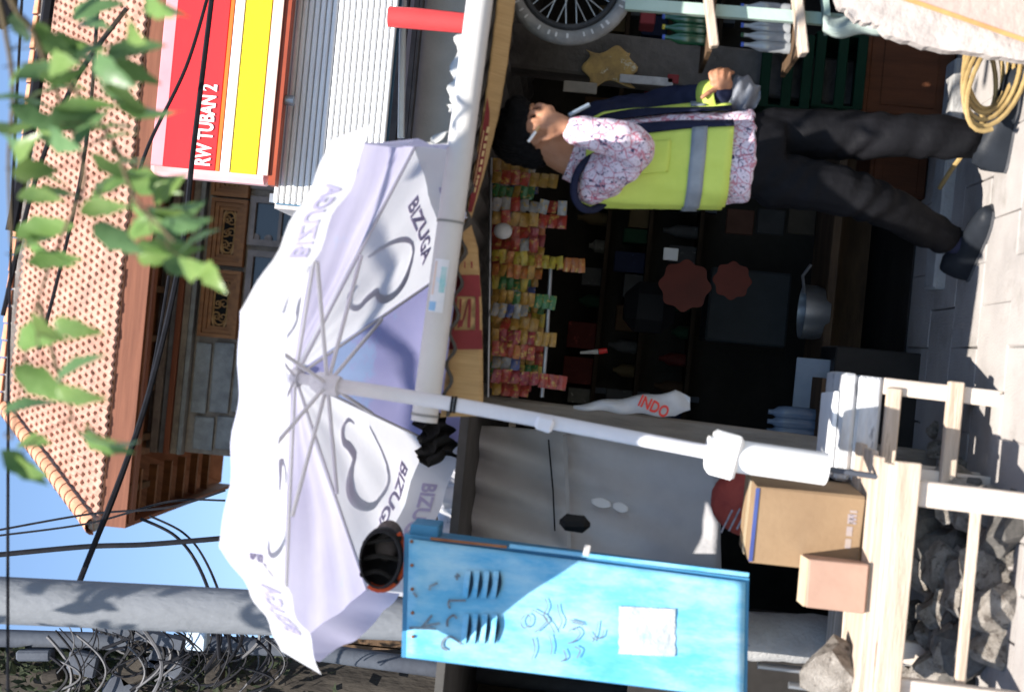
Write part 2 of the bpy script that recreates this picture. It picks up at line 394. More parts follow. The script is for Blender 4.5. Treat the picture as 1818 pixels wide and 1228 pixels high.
uw = thing('upper_storey', 'taupe rendered upper wall behind the awning gutter', 'building', (1.6, 9, 0))
zz = W(500,200,8.6).z
MB().box((sx0+.04+1.95,8.6+1,zz/2), (3.9,1.9,zz)).build('wall', M('taupe_render',(.52,.48,.47),(.43,.40,.39),4,.9,.2,60), uw)
for px, t in ((706,.05), (728,.03), (736,.02)):
    MB().box((sx0+.04+1.95,8.52-.01*t,W(px,120,8.45).z), (3.9,.09,t)).build('moulding', M('taupe_dark',(.20,.185,.18),(.13,.12,.115),6,.9), uw)
fl = tag(MB().tube([W(716,-30,8.0), W(714,120,8.0), W(712,245,8.0)], .022, 8).build('white_pipe', white), 'thin white pipe running level above the grey gutter', 'pipe')
rp_ = MB().tube([W(690,30,7.2), W(735,33,7.2), W(828,42,7.2)], [.055,.058,.055], 14)
tag(rp_.build('red_post', M('red_paint',(.72,.06,.06),(.6,.05,.05),4,.35)), 'stubby red painted post standing above the awning gutter', 'post')

# ================================================================ electricity poles
PY = 4.8
a = W(-60,1062,PY); b = W(700,1098,PY); dr = (b-a).normalized(); foot = a+dr*(a.z/-dr.z)
epole = thing('concrete_utility_pole', 'thick grey concrete utility pole rising behind the umbrella', 'utility pole', foot)
MB().tube([foot-Vector((0,0,.1)), b, (a+b)/2, a-dr*1.5], [.08,.075,.082,.092], 20).build('shaft', polem, epole)
rbs = []
for i in range(16):
    z_ = .1+i*.05; ct_ = foot+(b-foot)*(z_/b.z)
    rbs.append([ct_+Vector((math.cos(2*math.pi*j/16),math.sin(2*math.pi*j/16),0))*(.084+.016*noise.noise(Vector((j*.9,i*.8,3)))) for j in range(16)])
MB().loft(rbs).build('rough_base', concrete, epole)
a2 = W(-60,1130,6.8); b2 = W(500,1148,6.8); f2 = Vector((b2.x-.08,6.8,0))
ep2 = thing('thin_utility_pole', 'thin dark steel utility pole left of the thick concrete pole', 'utility pole', f2)
darksteel = M('dark_steel', (.085,.095,.115), (.055,.06,.075), 5, .55, .1, 40)
MB().tube([f2, b2, a2+(a2-b2)*.3], .045, 12).build('shaft', darksteel, ep2)
br = MB().bar(W(115,1090,6.6), W(325,1143,6.6), .07, .05); br.build('brace', darksteel, ep2)
for k in range(8):
    q = W(108+k*7,1095+k*2,6.6); MB().tube([q, q+Vector((.02,0,-.12)), q+Vector((-.05,0,-.2))], .012, 6).build('insulator_hook', cable_m, ep2)
MB().box(W(352,1130,6.5), (.12,.08,.10), bev=.01).build('junction_box', M('box_pale',(.5,.6,.7),(.42,.5,.6),4,.5), ep2)

# ================================================================ cables
def cable(pts, r, label, name='cable'):
    tag(MB().tube(bez(pts, 10), r, 6).build(name, cable_m), label, 'cable', 'overhead cables')
cable([W(140,1035,5.4), W(250,745,5.6), W(318,470,5.8), W(345,250,6), W(378,-20,6.2)], .012, 'thickest black overhead cable crossing the roof eave and sign')
cable([W(120,1075,5.4), W(205,880,5.6), W(262,700,5.8), W(300,490,6)], .007, 'thin grey cable just above the thickest overhead cable')
cable([W(-10,985,6), W(150,970,6), W(260,966,6), W(395,955,6)], .013, 'twisted black cable crossing the sky beside the umbrella')
cable([W(14,1240,4), W(14,900,4.2), W(16,600,4.4), W(24,300,4.6), W(40,-20,4.8)], .005, 'thin level cable near the top of the sky')
cable([W(370,-10,6), W(330,120,6), W(265,255,6), W(235,345,6)], .008, 'thin cable slanting across the red sign to the eave')
cable([W(20,410,5), W(50,250,5), W(70,120,5), W(90,-20,5)], .022, 'heavy dark cable beside the leaves at the roof ridge')
cable([W(5,560,5), W(60,330,5), W(130,150,5), W(225,15,5)], .009, 'slanting cable from the sky across the roof behind leaves')
cable([W(70,620,5), W(130,380,5), W(160,200,5), W(175,-20,5)], .007, 'fine cable crossing the roof tiles beside the leaves')
cable([W(-10,40,4), W(10,20,4), W(14,-20,4)], .03, 'bundled dark cable at the roof ridge corner')
cable([W(0,940,9), W(160,912,9), W(300,900,9), W(400,870,9)], .008, 'faint upper wire in the sky beside the roof corner')
cable([W(0,950,9.5), W(160,928,9.5), W(300,890,9.5), W(400,888,9.5)], .008, 'faint lower wire in the sky beside the roof corner')
cable([W(250,920,6), W(310,950,6), W(350,1000,6), W(380,1080,5.5), W(390,1170,5.4)], .008, 'drooping wire curving down in front of the concrete pole')
cable([W(265,915,6.2), W(325,945,6.2), W(362,990,6.2), W(395,1070,5.5), W(410,1160,5.4)], .006, 'second drooping wire just right of the curving wire')

# ================================================================ far-left tree wrapped in cables
bark = M('bark', (.06,.052,.044), (.025,.022,.02), 9, .95, .6, 30, stretch=(2,2,.5))
TY = 7.2
tb = Vector((W(600,1225,TY).x-.12, TY, 0))
tr = thing('street_tree', 'dark tree trunk at the edge tangled with cable bundles', 'tree', tb)
pts = [tb, W(900,1240,TY), W(500,1222,TY), W(250,1200,TY), W(60,1185,TY), W(-120,1180,TY)]
MB().tube(bez(pts,8), [.24-.0022*i for i in range(41)], 12).build('trunk', bark, tr)
lf = MB()
for k in range(2600):
    px = random.gauss(180,170); py = 1150+abs(random.gauss(0,48)) + (12 if px > 300 else 0)
    if px > 600 or py < 1150 or px < -150: continue
    p = W(px,py,TY+random.uniform(-.45,.35)); s = random.uniform(.02,.045)
    m = Euler((random.uniform(0,6),random.uniform(0,6),random.uniform(0,6))).to_matrix()
    lf.add([p+m@Vector(v)*s for v in ((-1,0,0), (0,-.45,.1), (1,0,0), (0,.45,.1))], [(0,1,2,3)])
stuff(lf.build('crown', M('dark_foliage',(.05,.06,.035),(.02,.025,.015),9,.7,trans=.2), tr))
wirem = M('wire_grey',(.15,.145,.15),(.06,.06,.065),14,.6)
for k in range(70):
    px = random.uniform(80,470); py = 1112+abs(random.gauss(0,55)); o_ = random.uniform(-.5,.2)
    L_ = random.uniform(40,150); sw_ = random.uniform(15,60); lean_ = random.uniform(-.5,.5)
    pp = [W(px+sw_*math.sin(math.pi*q/6)+lean_*q*L_/6*.4, py+q*L_/6-L_/2, TY-.5+o_) for q in range(7)]
    MB().tube(bez(pp,4), random.choice((.003,.004,.006,.009)), 5).build('cable_loop', random.choice((wirem,cable_m,cable_m)), tr)
for k in range(16):
    px = random.uniform(150,420); py = random.uniform(1125,1215); r_ = random.uniform(18,36); o_ = random.uniform(-.55,-.2)
    MB().tube([W(px+r_*1.4*math.cos(t)+3*math.sin(3*t), py+r_*math.sin(t), TY+o_) for t in [2*math.pi*q/22 for q in range(22)]], random.choice((.005,.007)), 5, closed=True).build('cable_coil', random.choice((wirem,cable_m)), tr)
for k in range(10):
    px = random.uniform(60,430); py = random.uniform(1135,1220); c_ = W(px,py,TY-.45)
    MB().box(c_, (random.uniform(.05,.16),.08,random.uniform(.06,.2)), bev=.012, rot=(0,random.uniform(-.6,.6),0)).build('junction_box', random.choice((darksteel,bark,darksteel)), tr)

# ================================================================ shop under the awning
shop = thing('street_shop', 'dark open-fronted shop under the low awning', 'shop', (.5, 7, 0))
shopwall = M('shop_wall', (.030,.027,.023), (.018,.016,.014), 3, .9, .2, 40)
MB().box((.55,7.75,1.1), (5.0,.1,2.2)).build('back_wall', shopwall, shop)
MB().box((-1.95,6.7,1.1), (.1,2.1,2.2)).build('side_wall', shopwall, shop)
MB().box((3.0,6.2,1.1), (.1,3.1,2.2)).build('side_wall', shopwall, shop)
g0 = W(753,748,4.25); g1 = W(856,-30,4.25)
# corrugated awning sheet behind the gutter
def awn(u, v):
    x = g0.x+.02+(g1.x+1.1-g0.x)*u; y = 4.3+3.4*v
    return Vector((x, y, g0.z-.055+(g1.z-g0.z)*u*.6+.012*math.sin(x*60)+.03*v))
MB().grid(awn, 160, 6).build('awning_sheet', M('awning_metal',(.10,.095,.09),(.06,.056,.052),5,.7), shop, solid=.006)
MB().box((-1.16,6.2,g0.z-.085), (2.0,2.9,.03)).build('awning_sheet', MATS['awning_metal'], shop)
# wide gutter pipe along the awning edge
gm = M('gutter_white', (.60,.585,.57), (.52,.50,.49), 3, .5, .05, 30, spots=(.36,.30,.22), spot_scale=9, spot_cut=.7)
gut = thing('awning_gutter', 'long pale grey gutter pipe along the awning edge', 'gutter', g0)
gp = [g0+(g1-g0)*t for t in (0,.15,.3,.5,.75,1)]
MB().tube(gp, .042, 24).build('pipe', gm, gut)
for t in (.015, .455): 
    q = g0.lerp(g1,t); MB().lathe(q, [(.0425,-.004), (.0445,-.004), (.0445,.004), (.0425,.004)], 20, (g1-g0)).build('joint_ring', M('joint_grey',(.30,.29,.28),(.2,.2,.19),5,.6), gut)
# peeling sticker wrapped on the gutter
ax = (g1-g0).normalized(); gu = Vector((0,0,1))-ax*ax.z; gu.normalize(); gn = Vector((0,-1,0))
def ong(t, ang, r=.0432):
    return g0.lerp(g1,t)+r*(math.cos(ang)*gn+math.sin(ang)*gu)
tt = lambda y: (748-y)/778
st = MB().grid(lambda u,v: ong(tt(555)+(tt(462)-tt(555))*u, .75-1.15*v), 6, 8); st.smooth = True
sto = st.build('sticker', M('sticker_white',(.70,.70,.72),(.6,.62,.66),20,.5,spots=(.45,.62,.72),spot_scale=30,spot_cut=.58), gut)
MB().grid(lambda u,v: ong(tt(553)+(tt(537)-tt(553))*u, .72-.55*v, .0440), 4, 4).build('blue_patch', M('sticker_blue',(.20,.38,.62),(.3,.5,.7),12,.5), sto, smooth=True)
MB().grid(lambda u,v: ong(tt(520)+(tt(475)-tt(520))*u, .1-.4*v, .0440), 4, 4).build('teal_patch', M('sticker_teal',(.22,.5,.52),(.5,.6,.62),18,.5), sto, smooth=True)
MB().grid(lambda u,v: ong(tt(525)+(tt(466)-tt(525))*u, .66-.2*v, .0440), 4, 3).build('peach_patch', M('sticker_peach',(.7,.55,.45),(.6,.5,.45),18,.5), sto, smooth=True)
# torn plastic scraps above the gutter
for k, (xa, ya, xb, yb, w) in enumerate(((822,60,806,180,.03), (815,150,800,200,.02), (800,235,745,262,.03))):
    p, q = W(xa,ya,4.33), W(xb,yb,4.33)
    sc_ = MB().grid(lambda u,v: p.lerp(q,u)+Vector((.01*math.sin(9*u), .02*v, w*(v-.3)*(1+.5*math.sin(17*u+k)))), 14, 3)
    tag(sc_.build('plastic_scrap', M('scrap_white',(.6,.6,.58),(.45,.44,.42),9,.5,trans=.2), None, smooth=True, solid=.002), ('torn white plastic scrap stuck along the top of the gutter, nearest the frame edge', 'small torn plastic scrap above the middle of the gutter', 'pale plastic scrap where the umbrella corner meets the gutter')[k], 'scrap', 'plastic scraps on the gutter')

# cardboard valance printed maroon, below the gutter
card = M('valance_card', (.46,.31,.15), (.36,.235,.11), 5, .85, .25, 90, stretch=(40,1,1))
maroon = M('maroon_print', (.20,.03,.035), (.15,.022,.025), 6, .75)
cream = M('cream_print', (.62,.47,.25), (.5,.37,.19), 12, .8)
def strip(u, v, tops, bots, Y0=4.36, dY=.06, off=0):
    k = u*(len(tops)-1); i = min(int(k), len(tops)-2); f_ = k-i
    a = Vector(tops[i]).lerp(Vector(tops[i+1]), f_); b = Vector(bots[i]).lerp(Vector(bots[i+1]), f_)
    p = a.lerp(b, v); q = W(p.x, p.y, Y0+dY*v - off)
    q.y += .006*math.sin(u*70) if off == 0 else 0
    return q
tA = [(782,740), (794,640), (806,540), (816,440), (826,388)]; bA = [(858,738), (857,640), (855,540), (848,440), (832,386)]
tB = [(828,385), (842,300), (858,200), (870,110), (884,-10)]; bB = [(836,388), (862,300), (886,200), (901,110), (916,-10)]
val = thing('printed_valance', 'folded kraft cardboard valance with maroon print under the gutter', 'valance', W(850,400,4.36))
MB().grid(lambda u,v: strip(u,v,tA,bA), 60, 8).build('left_panel', card, val, smooth=True, solid=.004)
MB().grid(lambda u,v: strip(u,v,tB,bB), 60, 8).build('right_panel', card, val, smooth=True, solid=.004)
def pr(ua, ub, va, vb, T, Bt, nm, m, off=.012): return MB().grid(lambda u,v: strip(ua+(ub-ua)*u, va+(vb-va)*v, T, Bt, off=off), 10, 3).build(nm, m, val, smooth=True)
yA = lambda y: (740-y)/354*1.0
pr(.30,.385,0,1,tA,bA,'maroon_band',maroon); pr(.535,.63,0,1,tA,bA,'maroon_band',maroon)
pr(.385,.535,.78,.92,tA,bA,'maroon_band',maroon); pr(.385,.535,0,.10,tA,bA,'maroon_band',maroon)
for ua, ub, va, vb in ((.395,.525,.20,.27), (.395,.525,.52,.62), (.40,.43,.27,.34), (.66,.69,.30,.36), (.66,.69,.62,.70)): pr(ua,ub,va,vb,tA,bA,'maroon_mark',maroon,.016)
sl_ = MB(); ribbon(sl_, [strip(.40+.12*q, .32+.2*q, tA, bA, off=.016) for q in (0,.5,1)], .006, (0,-1,0)); sl_.build('maroon_mark', maroon, val)
ob = MB().grid(lambda u,v: strip(.03+.55*u, (.12 if u < .9 else .12)+(.80*math.sin(math.pi*min(1,(u*.5+.5)))**.6*(.96-.06))*v*(1 if u<.8 else math.sqrt(max(0,1-((u-.8)/.2)**2))*.98+.02), tB, bB, off=.012), 30, 4)
ob.build('maroon_oval', maroon, val, smooth=True)
for k in range(9): pr(.13+k*.035,.13+k*.035+random.uniform(.018,.03),.42,.42+random.uniform(.16,.2),tB,bB,'cream_mark',cream,.018)
pr(.14,.42,.22,.27,tB,bB,'cream_mark',cream,.018)

# timber post, grey hung sheet, tied black cloth
oldwood = M('old_grey_wood', (.27,.235,.20), (.17,.145,.12), 6, .9, .4, 60, stretch=(4,4,.5), spots=(.09,.075,.06), spot_scale=14, spot_cut=.66)
pt = W(822,715,5.25); pb = W(1440,793,5.25); dd = (pb-pt).normalized()
post = tag(MB().bar(pb+dd*(pb.z/-dd.z), pt, .085, .07, up=(0,1,0), bev=.008).build('timber_post', oldwood), 'weathered grey timber post holding up the awning', 'post')
sheetm = M('grey_sheet', (.52,.51,.525), (.43,.42,.435), 3.5, .75, .12, 30, spots=(.2,.195,.2), spot_scale=4, spot_cut=.68)
gs = thing('grey_sheet', 'hung grey canvas sheet left of the timber post', 'sheet', (W(1000,860,5.4).x,5.4,.7))
def shf(u, v):
    p = W(775+505*v, 1075-(1075-752+70*v*0)*u+(28*v)*1, 5.42)
    fold = math.exp(-v*3.2)
    p.y += .075*fold*math.sin(u*30+v*14)+.016*math.sin(u*9+v*3)+.02*math.exp(-((v-.25-.5*(1-u))/.06)**2)
    return p
MB().grid(shf, 60, 30).build('canvas', sheetm, gs, smooth=True, solid=.004)
MB().bar(W(1003,772,5.34), W(1012,1010,5.34), .016, .035, up=(0,1,0)).build('batten', M('batten_grey',(.42,.41,.41),(.33,.32,.32),5,.8), gs)
for ya, yb in ((800,936), (806,942)): MB().tube([W(974,ya-20,5.33), W(982,(ya+yb)/2,5.32), W(985,yb,5.31)], .003, 5).build('cord', cable_m, gs)
for xa, ya, xb, yb in ((1050,898,1085,880), (1088,906,1115,888)):
    MB().grid(lambda u,v: W(xa+(xb-xa)*u, (ya+yb)/2+(yb-ya)*(v-.5)*math.sin(math.pi*(.12+.76*u))+6*u, 5.385), 8, 5).build('white_patch', M('patch_white',(.75,.75,.76),(.7,.7,.72),9,.8), gs, smooth=True, solid=.002)
blackcloth = M('black_cloth', (.022,.021,.02), (.012,.012,.012), 12, .9, .4, 40)
bc = MB().grid(lambda u,v: W(742+(22+46*math.sin(math.pi*(.1+.55*u)))*v+6*math.sin(u*21), 733+86*u+10*math.sin(v*6), 4.78)+Vector((0,.028*math.sin(u*24+v*4)-.03*math.sin(math.pi*v),.008*math.sin(v*15+u*9))), 40, 14); bc.smooth = True
bc.tube(bez([W(765,785,4.80), W(790,800,4.9), W(815,822,5.15)],8), [.022-.0011*i for i in range(17)], 8)
tag(bc.build('tied_cloth', blackcloth), 'bunched black cloth tied where gutter, pole and post meet', 'cloth')

# dirty concrete column right of the opening with torn poster
colm = M('dirty_concrete', (.11,.10,.095), (.05,.046,.043), 5, .9, .35, 50, spots=(.05,.048,.045), spot_scale=6, spot_cut=.62)
cc, cdm = BX(880,1420,68,152,5.5,.18)
clm = thing('concrete_column', 'dirty concrete column with a torn ochre poster behind the smoker', 'column', (cc.x+.0,5.5,0))
MB().box((cc.x,5.59,.92), (cdm[0]*.97,.17,1.86), rot=(0,.03,0), bev=.012, jit=.004).build('shaft', colm, clm)
tp = MB().grid(lambda u,v: W(1040+85*u+8*math.sin(v*9+u*4), 88+62*v+7*math.sin(u*8), 5.488), 14, 10)
tp.build('torn_poster', M('ochre_poster',(.42,.28,.10),(.22,.15,.07),16,.85,spots=(.5,.46,.36),spot_scale=18,spot_cut=.6), clm, smooth=True, solid=.003)
for (x0_, x1_, y0_, y1_, mm) in ((1100,1195,135,150,M('label_grey',(.45,.45,.47),(.3,.3,.32),20,.6)), (1185,1205,132,148,maroon), (1000,1060,145,165,M('frame_grey',(.3,.27,.24),(.2,.18,.16),8,.6))):
    c, d = BX(x0_,x1_,y0_,y1_,5.47,.01); MB().box(c,d,bev=.003).build('pasted_label', mm, clm)

# hanging sachet strips
SYs = 4.98
rail = thing('display_rail', 'wire rail under the awning that carries the sachet strips', 'rail', W(866,500,SYs))
MB().tube([W(866,705,SYs), W(872,280,SYs)], .006, 8).build('rod', MATS['steel'], rail)
MB().tube([W(962,705,SYs+.12), W(970,610,SYs+.12), W(978,470,SYs+.12)], .008, 8).build('rod', MATS['steel'], rail)
cols = {'red':(.42,.04,.025), 'ochre':(.45,.24,.035), 'green':(.05,.22,.07), 'orange':(.5,.15,.03), 'blue':(.05,.08,.28), 'yellow':(.55,.42,.04), 'silver':(.36,.35,.36), 'crimson':(.34,.03,.05)}
sach = {}
for nm, c_ in cols.items():
    c_ = tuple(v*.8 for v in c_)
    m_ = M('sachet_'+nm, c_, tuple(v*.55+.02 for v in c_), 45, .3, .2, 50, spots=(.42,.27,.06) if nm != 'yellow' else (.22,.05,.02), spot_scale=60, spot_cut=.55, spec=.5)
    for h in (.026, .034):
        s_ = MB().grid(lambda u,v: Vector(((u-.5)*.054, -.0035*math.sin(math.pi*u)**.5*math.sin(math.pi*v)**.5, -h*v)), 5, 4)
        s_.grid(lambda u,v: Vector(((u-.5)*.054, .002*math.sin(math.pi*u)*math.sin(math.pi*v), -h*v)), 5, 4)
        o_ = s_.build('sachet', m_, smooth=True); sach[(nm,h)] = o_.data; bpy.data.objects.remove(o_)
ordn = ['first','second','third','fourth','fifth','sixth','seventh','eighth','ninth','tenth','eleventh','twelfth','thirteenth','fourteenth','fifteenth','sixteenth','seventeenth','eighteenth']
plan = [('red','ochre',4,.034), ('crimson','red',5,.034), ('silver','blue',3,.034), ('red','orange',6,.026), ('crimson','ochre',6,.026), ('ochre','red',5,.034), ('silver','blue',5,.026), ('ochre','green',6,.026), ('green','yellow',5,.026), ('orange','ochre',7,.026), ('yellow','orange',10,.026), ('red','silver',5,.034), ('red','crimson',5,.034), ('ochre','red',5,.034), ('silver','red',8,.034), ('green','ochre',6,.026), ('red','ochre',4,.034), ('ochre','ochre',4,.034)]
for i, (ca, cb, n, h) in enumerate(plan):
    y = 688-23.4*i; top = W(868,y,SYs+random.uniform(-.02,.06)); lean = random.uniform(-.04,.04)
    T = thing('sachet_strip', f'strip of {ca} snack sachets under the awning, {ordn[i]} from the timber post', 'sachet strip', top, 'snack sachet strips')
    for k in range(n):
        piece(sach[(ca if (k*7+i) % 4 else cb, h)], 'sachet', T, Matrix.Translation((lean*h*k+random.uniform(-.002,.002), random.uniform(-.006,.006), -.012-k*h*1.02)) @ Euler((random.uniform(-.2,.2), random.uniform(-.16,.16), random.uniform(-.6,.6)+.15)).to_matrix().to_4x4())
    if i % 3 == 1:                         # a second row clipped behind reaches lower
        for k in range(n, n+3):
            piece(sach[(cb, h)], 'sachet', T, Matrix.Translation((lean*h*k, .01, -.012-k*h*1.02)) @ Euler((0, random.uniform(-.1,.1), .2)).to_matrix().to_4x4())
for i in range(17):
    y = 676-23.4*i; top = W(864,y,SYs+.16+random.uniform(-.02,.04)); ca, cb, _, h = plan[(i*5+3) % 18]; n = random.choice((6,7,8)) if h < .03 else random.choice((4,5,6))
    T = thing('sachet_strip', f'{ca} sachet strip in the back row under the awning, {ordn[i]} from the timber post', 'sachet strip', top, 'back row of sachet strips')
    for k in range(n):
        piece(sach[(ca if (k*5+i) % 3 else cb, h)], 'sachet', T, Matrix.Translation((random.uniform(-.003,.003), random.uniform(-.006,.006), -.012-k*h*1.02)) @ Euler((random.uniform(-.12,.12), random.uniform(-.12,.12), random.uniform(-.4,.4))).to_matrix().to_4x4())
tag(MB().sphere(W(893,410,4.9), .03, 10, (1,.7,1.15)).build('hanging_bulb_bag', M('bag_clear',(.5,.5,.52),(.4,.4,.42),9,.3)), 'knotted clear plastic bag hanging among the sachets', 'bag')

# things inside the shop
def inbox(x0_, x1_, y0_, y1_, Y, dep, name, m, label, cat, bev=.01):
    c, d = BX(x0_,x1_,y0_,y1_,Y,dep); return tag(MB().box(c, d, bev=bev).build(name, m), label, cat)
def lobed(c, r, n, name, label):
    prof = [(c + Vector((math.cos(a)*r*(1+.07*math.cos(n*a)), 0, math.sin(a)*r*(1+.07*math.cos(n*a))))) for a in [2*math.pi*q/72 for q in range(72)]]
    inner = [c + Vector((0,.05,0)) + (p-c)*.55 for p in prof]
    m = MB().loft([prof, [c+Vector((0,.015,0))+(p-c)*.92 for p in prof], inner, [c+Vector((0,.055,0))+(p-c)*.02 for p in prof]], cap=True)
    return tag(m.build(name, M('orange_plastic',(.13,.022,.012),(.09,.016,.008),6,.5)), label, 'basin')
lobed(W(1216,507,6.3), .115, 8, 'plastic_basin', 'larger orange scalloped plastic basin hung in the dark shop')
lobed(W(1300,498,6.3), .085, 8, 'plastic_basin', 'smaller orange scalloped plastic basin hung in the dark shop')
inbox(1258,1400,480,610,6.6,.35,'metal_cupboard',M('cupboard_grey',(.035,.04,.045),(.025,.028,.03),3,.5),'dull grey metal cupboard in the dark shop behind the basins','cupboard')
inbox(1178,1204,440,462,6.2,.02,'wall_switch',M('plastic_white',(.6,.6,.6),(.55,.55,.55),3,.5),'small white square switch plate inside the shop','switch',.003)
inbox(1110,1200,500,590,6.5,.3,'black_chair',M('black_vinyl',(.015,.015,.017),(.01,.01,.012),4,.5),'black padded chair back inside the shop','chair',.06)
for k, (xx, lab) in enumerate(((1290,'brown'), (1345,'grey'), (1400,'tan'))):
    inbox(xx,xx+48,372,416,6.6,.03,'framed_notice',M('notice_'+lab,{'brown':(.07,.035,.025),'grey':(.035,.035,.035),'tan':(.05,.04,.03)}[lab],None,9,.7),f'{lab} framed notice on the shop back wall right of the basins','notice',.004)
pot = thing('steel_pot', 'dented steel cooking pot standing deep inside the shop', 'pot', W(1460,560,6.3))
MB().lathe(W(1446,555,6.3), [(.002,-.06), (.11,-.055), (.125,0), (.125,.06), (.118,.06), (.11,-.045), (.002,-.05)], 20).build('bowl', MATS['steel'], pot)
MB().tube([W(1428,520,6.2), W(1425,490,6.2), W(1440,470,6.2)], .008, 6).build('handle', MATS['steel'], pot)
cnt = thing('shop_counter', 'dark wooden counter across the back of the shop', 'counter', (.4,6.9,0))
zc = W(1462,520,6.3).z
MB().box((.45,6.45,zc-.02), (1.5,.5,.04), bev=.005).build('top', darkwood, cnt)
for sx in (-.2, 1.1):
    for yy in (6.25, 6.65): MB().box((sx,yy,(zc-.04)/2), (.05,.05,zc-.04)).build('leg', darkwood, cnt)
MB().box((.45,6.66,zc/2), (1.4,.02,zc-.1)).build('front_panel', darkwood, cnt)
pen = thing('hanging_brush', 'small white brush with red handle hanging on the shop wall', 'brush', W(1050,624,6.2))
MB().tube([W(1030,626,6.2), W(1062,624,6.2)], [.006,.012], 8).build('bristle', M('plastic_white',(.6,.6,.6),None), pen)
MB().tube([W(1063,624,6.2), W(1078,622,6.2)], [.014,.012], 8).build('handle', signred, pen)
# dim shelves of goods on the back wall
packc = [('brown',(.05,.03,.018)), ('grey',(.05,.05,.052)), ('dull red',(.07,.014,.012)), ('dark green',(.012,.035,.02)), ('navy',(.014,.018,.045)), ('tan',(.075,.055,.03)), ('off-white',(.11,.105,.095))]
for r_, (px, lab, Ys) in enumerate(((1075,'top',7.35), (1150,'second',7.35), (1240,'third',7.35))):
    z_ = W(px,420,Ys).z; sh2 = thing('wall_shelf', f'{lab} dark shelf on the shop back wall', 'shelf', (.9,Ys,z_))
    MB().box((.85,Ys+.12,z_-.012), (2.6,.26,.022)).build('board', M('shelf_dark',(.035,.024,.016),(.02,.014,.01),6,.8), sh2)
    for sx in (-.2,.85,1.9): MB().box((sx,Ys+.2,z_-.06), (.03,.1,.08)).build('bracket', darksteel, sh2)
    x_ = -.4; k = 0
    while x_ < 2.1 and k < 18:
        nm_, c_ = random.choice(packc); w_ = random.uniform(.07,.15); h_ = random.uniform(.08,.19)
        if random.random() < .7:
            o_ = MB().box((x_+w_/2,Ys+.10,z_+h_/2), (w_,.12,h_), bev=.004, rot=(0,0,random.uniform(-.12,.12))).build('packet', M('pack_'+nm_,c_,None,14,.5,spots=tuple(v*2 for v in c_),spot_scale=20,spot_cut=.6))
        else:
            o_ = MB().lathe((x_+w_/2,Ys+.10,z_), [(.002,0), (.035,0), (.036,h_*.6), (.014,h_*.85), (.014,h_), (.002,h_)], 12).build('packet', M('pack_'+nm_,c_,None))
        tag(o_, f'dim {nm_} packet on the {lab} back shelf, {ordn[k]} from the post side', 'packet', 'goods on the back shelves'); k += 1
        x_ += w_+random.uniform(.01,.06)
# white carrier bag on the post
bagm = M('carrier_bag', (.62,.62,.63), (.52,.52,.54), 8, .45, .25, 25, trans=.15)
def bag(u, v):
    xa = 1018+207*v; wv = 4+36*v**.8 if v < .86 else 40-22*(v-.86)/.14
    yc = 722-6*v; th = .05*math.sin(math.pi*min(1,v*1.02))**.7
    a = 2*math.pi*u
    p = W(xa, yc+wv*math.cos(a)*.62+2*math.sin(v*19), 5.08); p.y += -th*math.sin(a)+.006*math.sin(v*23+u*12); return p
bgm = MB().grid(bag, 24, 24); cbg = thing('carrier_bag', 'white plastic carrier bag with red print hanging on the post', 'bag', W(1120,720,5.08))
bgm.build('bag', bagm, cbg, smooth=True)
bt = MB(); pc_ = W(1160,722,5.02); drx = (W(1185,733,5.02)-W(1140,712,5.02)).normalized(); dry = Vector((0,-1,0)).cross(drx)
text_on(bt, 'INDO', lambda a, b: pc_+drx*a*.045+dry*b*.06+Vector((0,-.012,0)))
bt.build('red_print', M('print_red',(.7,.05,.03),(.6,.04,.03),5,.6), cbg, smooth=False)
# dim bottles beside the post foot
for k in range(4):
    p = W(1330,770-k*17+8,5.6); zb = .42
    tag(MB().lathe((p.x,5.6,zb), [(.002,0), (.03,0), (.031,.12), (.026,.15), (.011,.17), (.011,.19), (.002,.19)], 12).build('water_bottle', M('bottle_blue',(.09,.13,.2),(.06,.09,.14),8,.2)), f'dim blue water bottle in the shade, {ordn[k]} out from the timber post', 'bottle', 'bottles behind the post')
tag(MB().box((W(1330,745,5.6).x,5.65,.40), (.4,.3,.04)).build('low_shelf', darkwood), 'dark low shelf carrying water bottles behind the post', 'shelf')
for sx in (-.17,.17): pass

# ================================================================ parasol
ucen = Vector((-.173,4.1,2.086)); un = Vector((math.sin(.073), math.sin(.235), 1)).normalized()
e1_ = Vector((1,0,0))-un*un.x; e1_.normalize(); e2_ = un.cross(e1_)
UR, UT = .805, -1.325
rim = [ucen+UR*(math.cos(UT-i*math.pi/4)*e1_+math.sin(UT-i*math.pi/4)*e2_) for i in range(8)]
apex = ucen+un*.20
base = W(1466,832,4.15)
um = thing('market_parasol', 'faded white and lilac market parasol printed BIZUGA', 'parasol', Vector((base.x,base.y,0)))
fabw = M('parasol_white', (.80,.79,.80), (.74,.73,.75), 3, .8, .06, 200, trans=.5, spots=(.70,.68,.68), spot_scale=4, spot_cut=.68)
fabl = M('parasol_lilac', (.50,.47,.62), (.61,.58,.70), 2.2, .8, .06, 200, trans=.5, spots=(.50,.54,.72), spot_scale=3, spot_cut=.62)
fabc = M('parasol_pale', (.70,.70,.84), (.74,.76,.86), 2.0, .8, .06, 200, trans=.25, spots=(.30,.62,.66), spot_scale=2.6, spot_cut=.74)  # lilac cloth of the front panel, its overexposure put into a paler colour
printm = M('print_lavender', (.64,.62,.74), (.66,.71,.79), 6, .8, trans=.3)
lettm = M('print_violet', (.44,.40,.58), (.52,.49,.64), 9, .8, trans=.4)
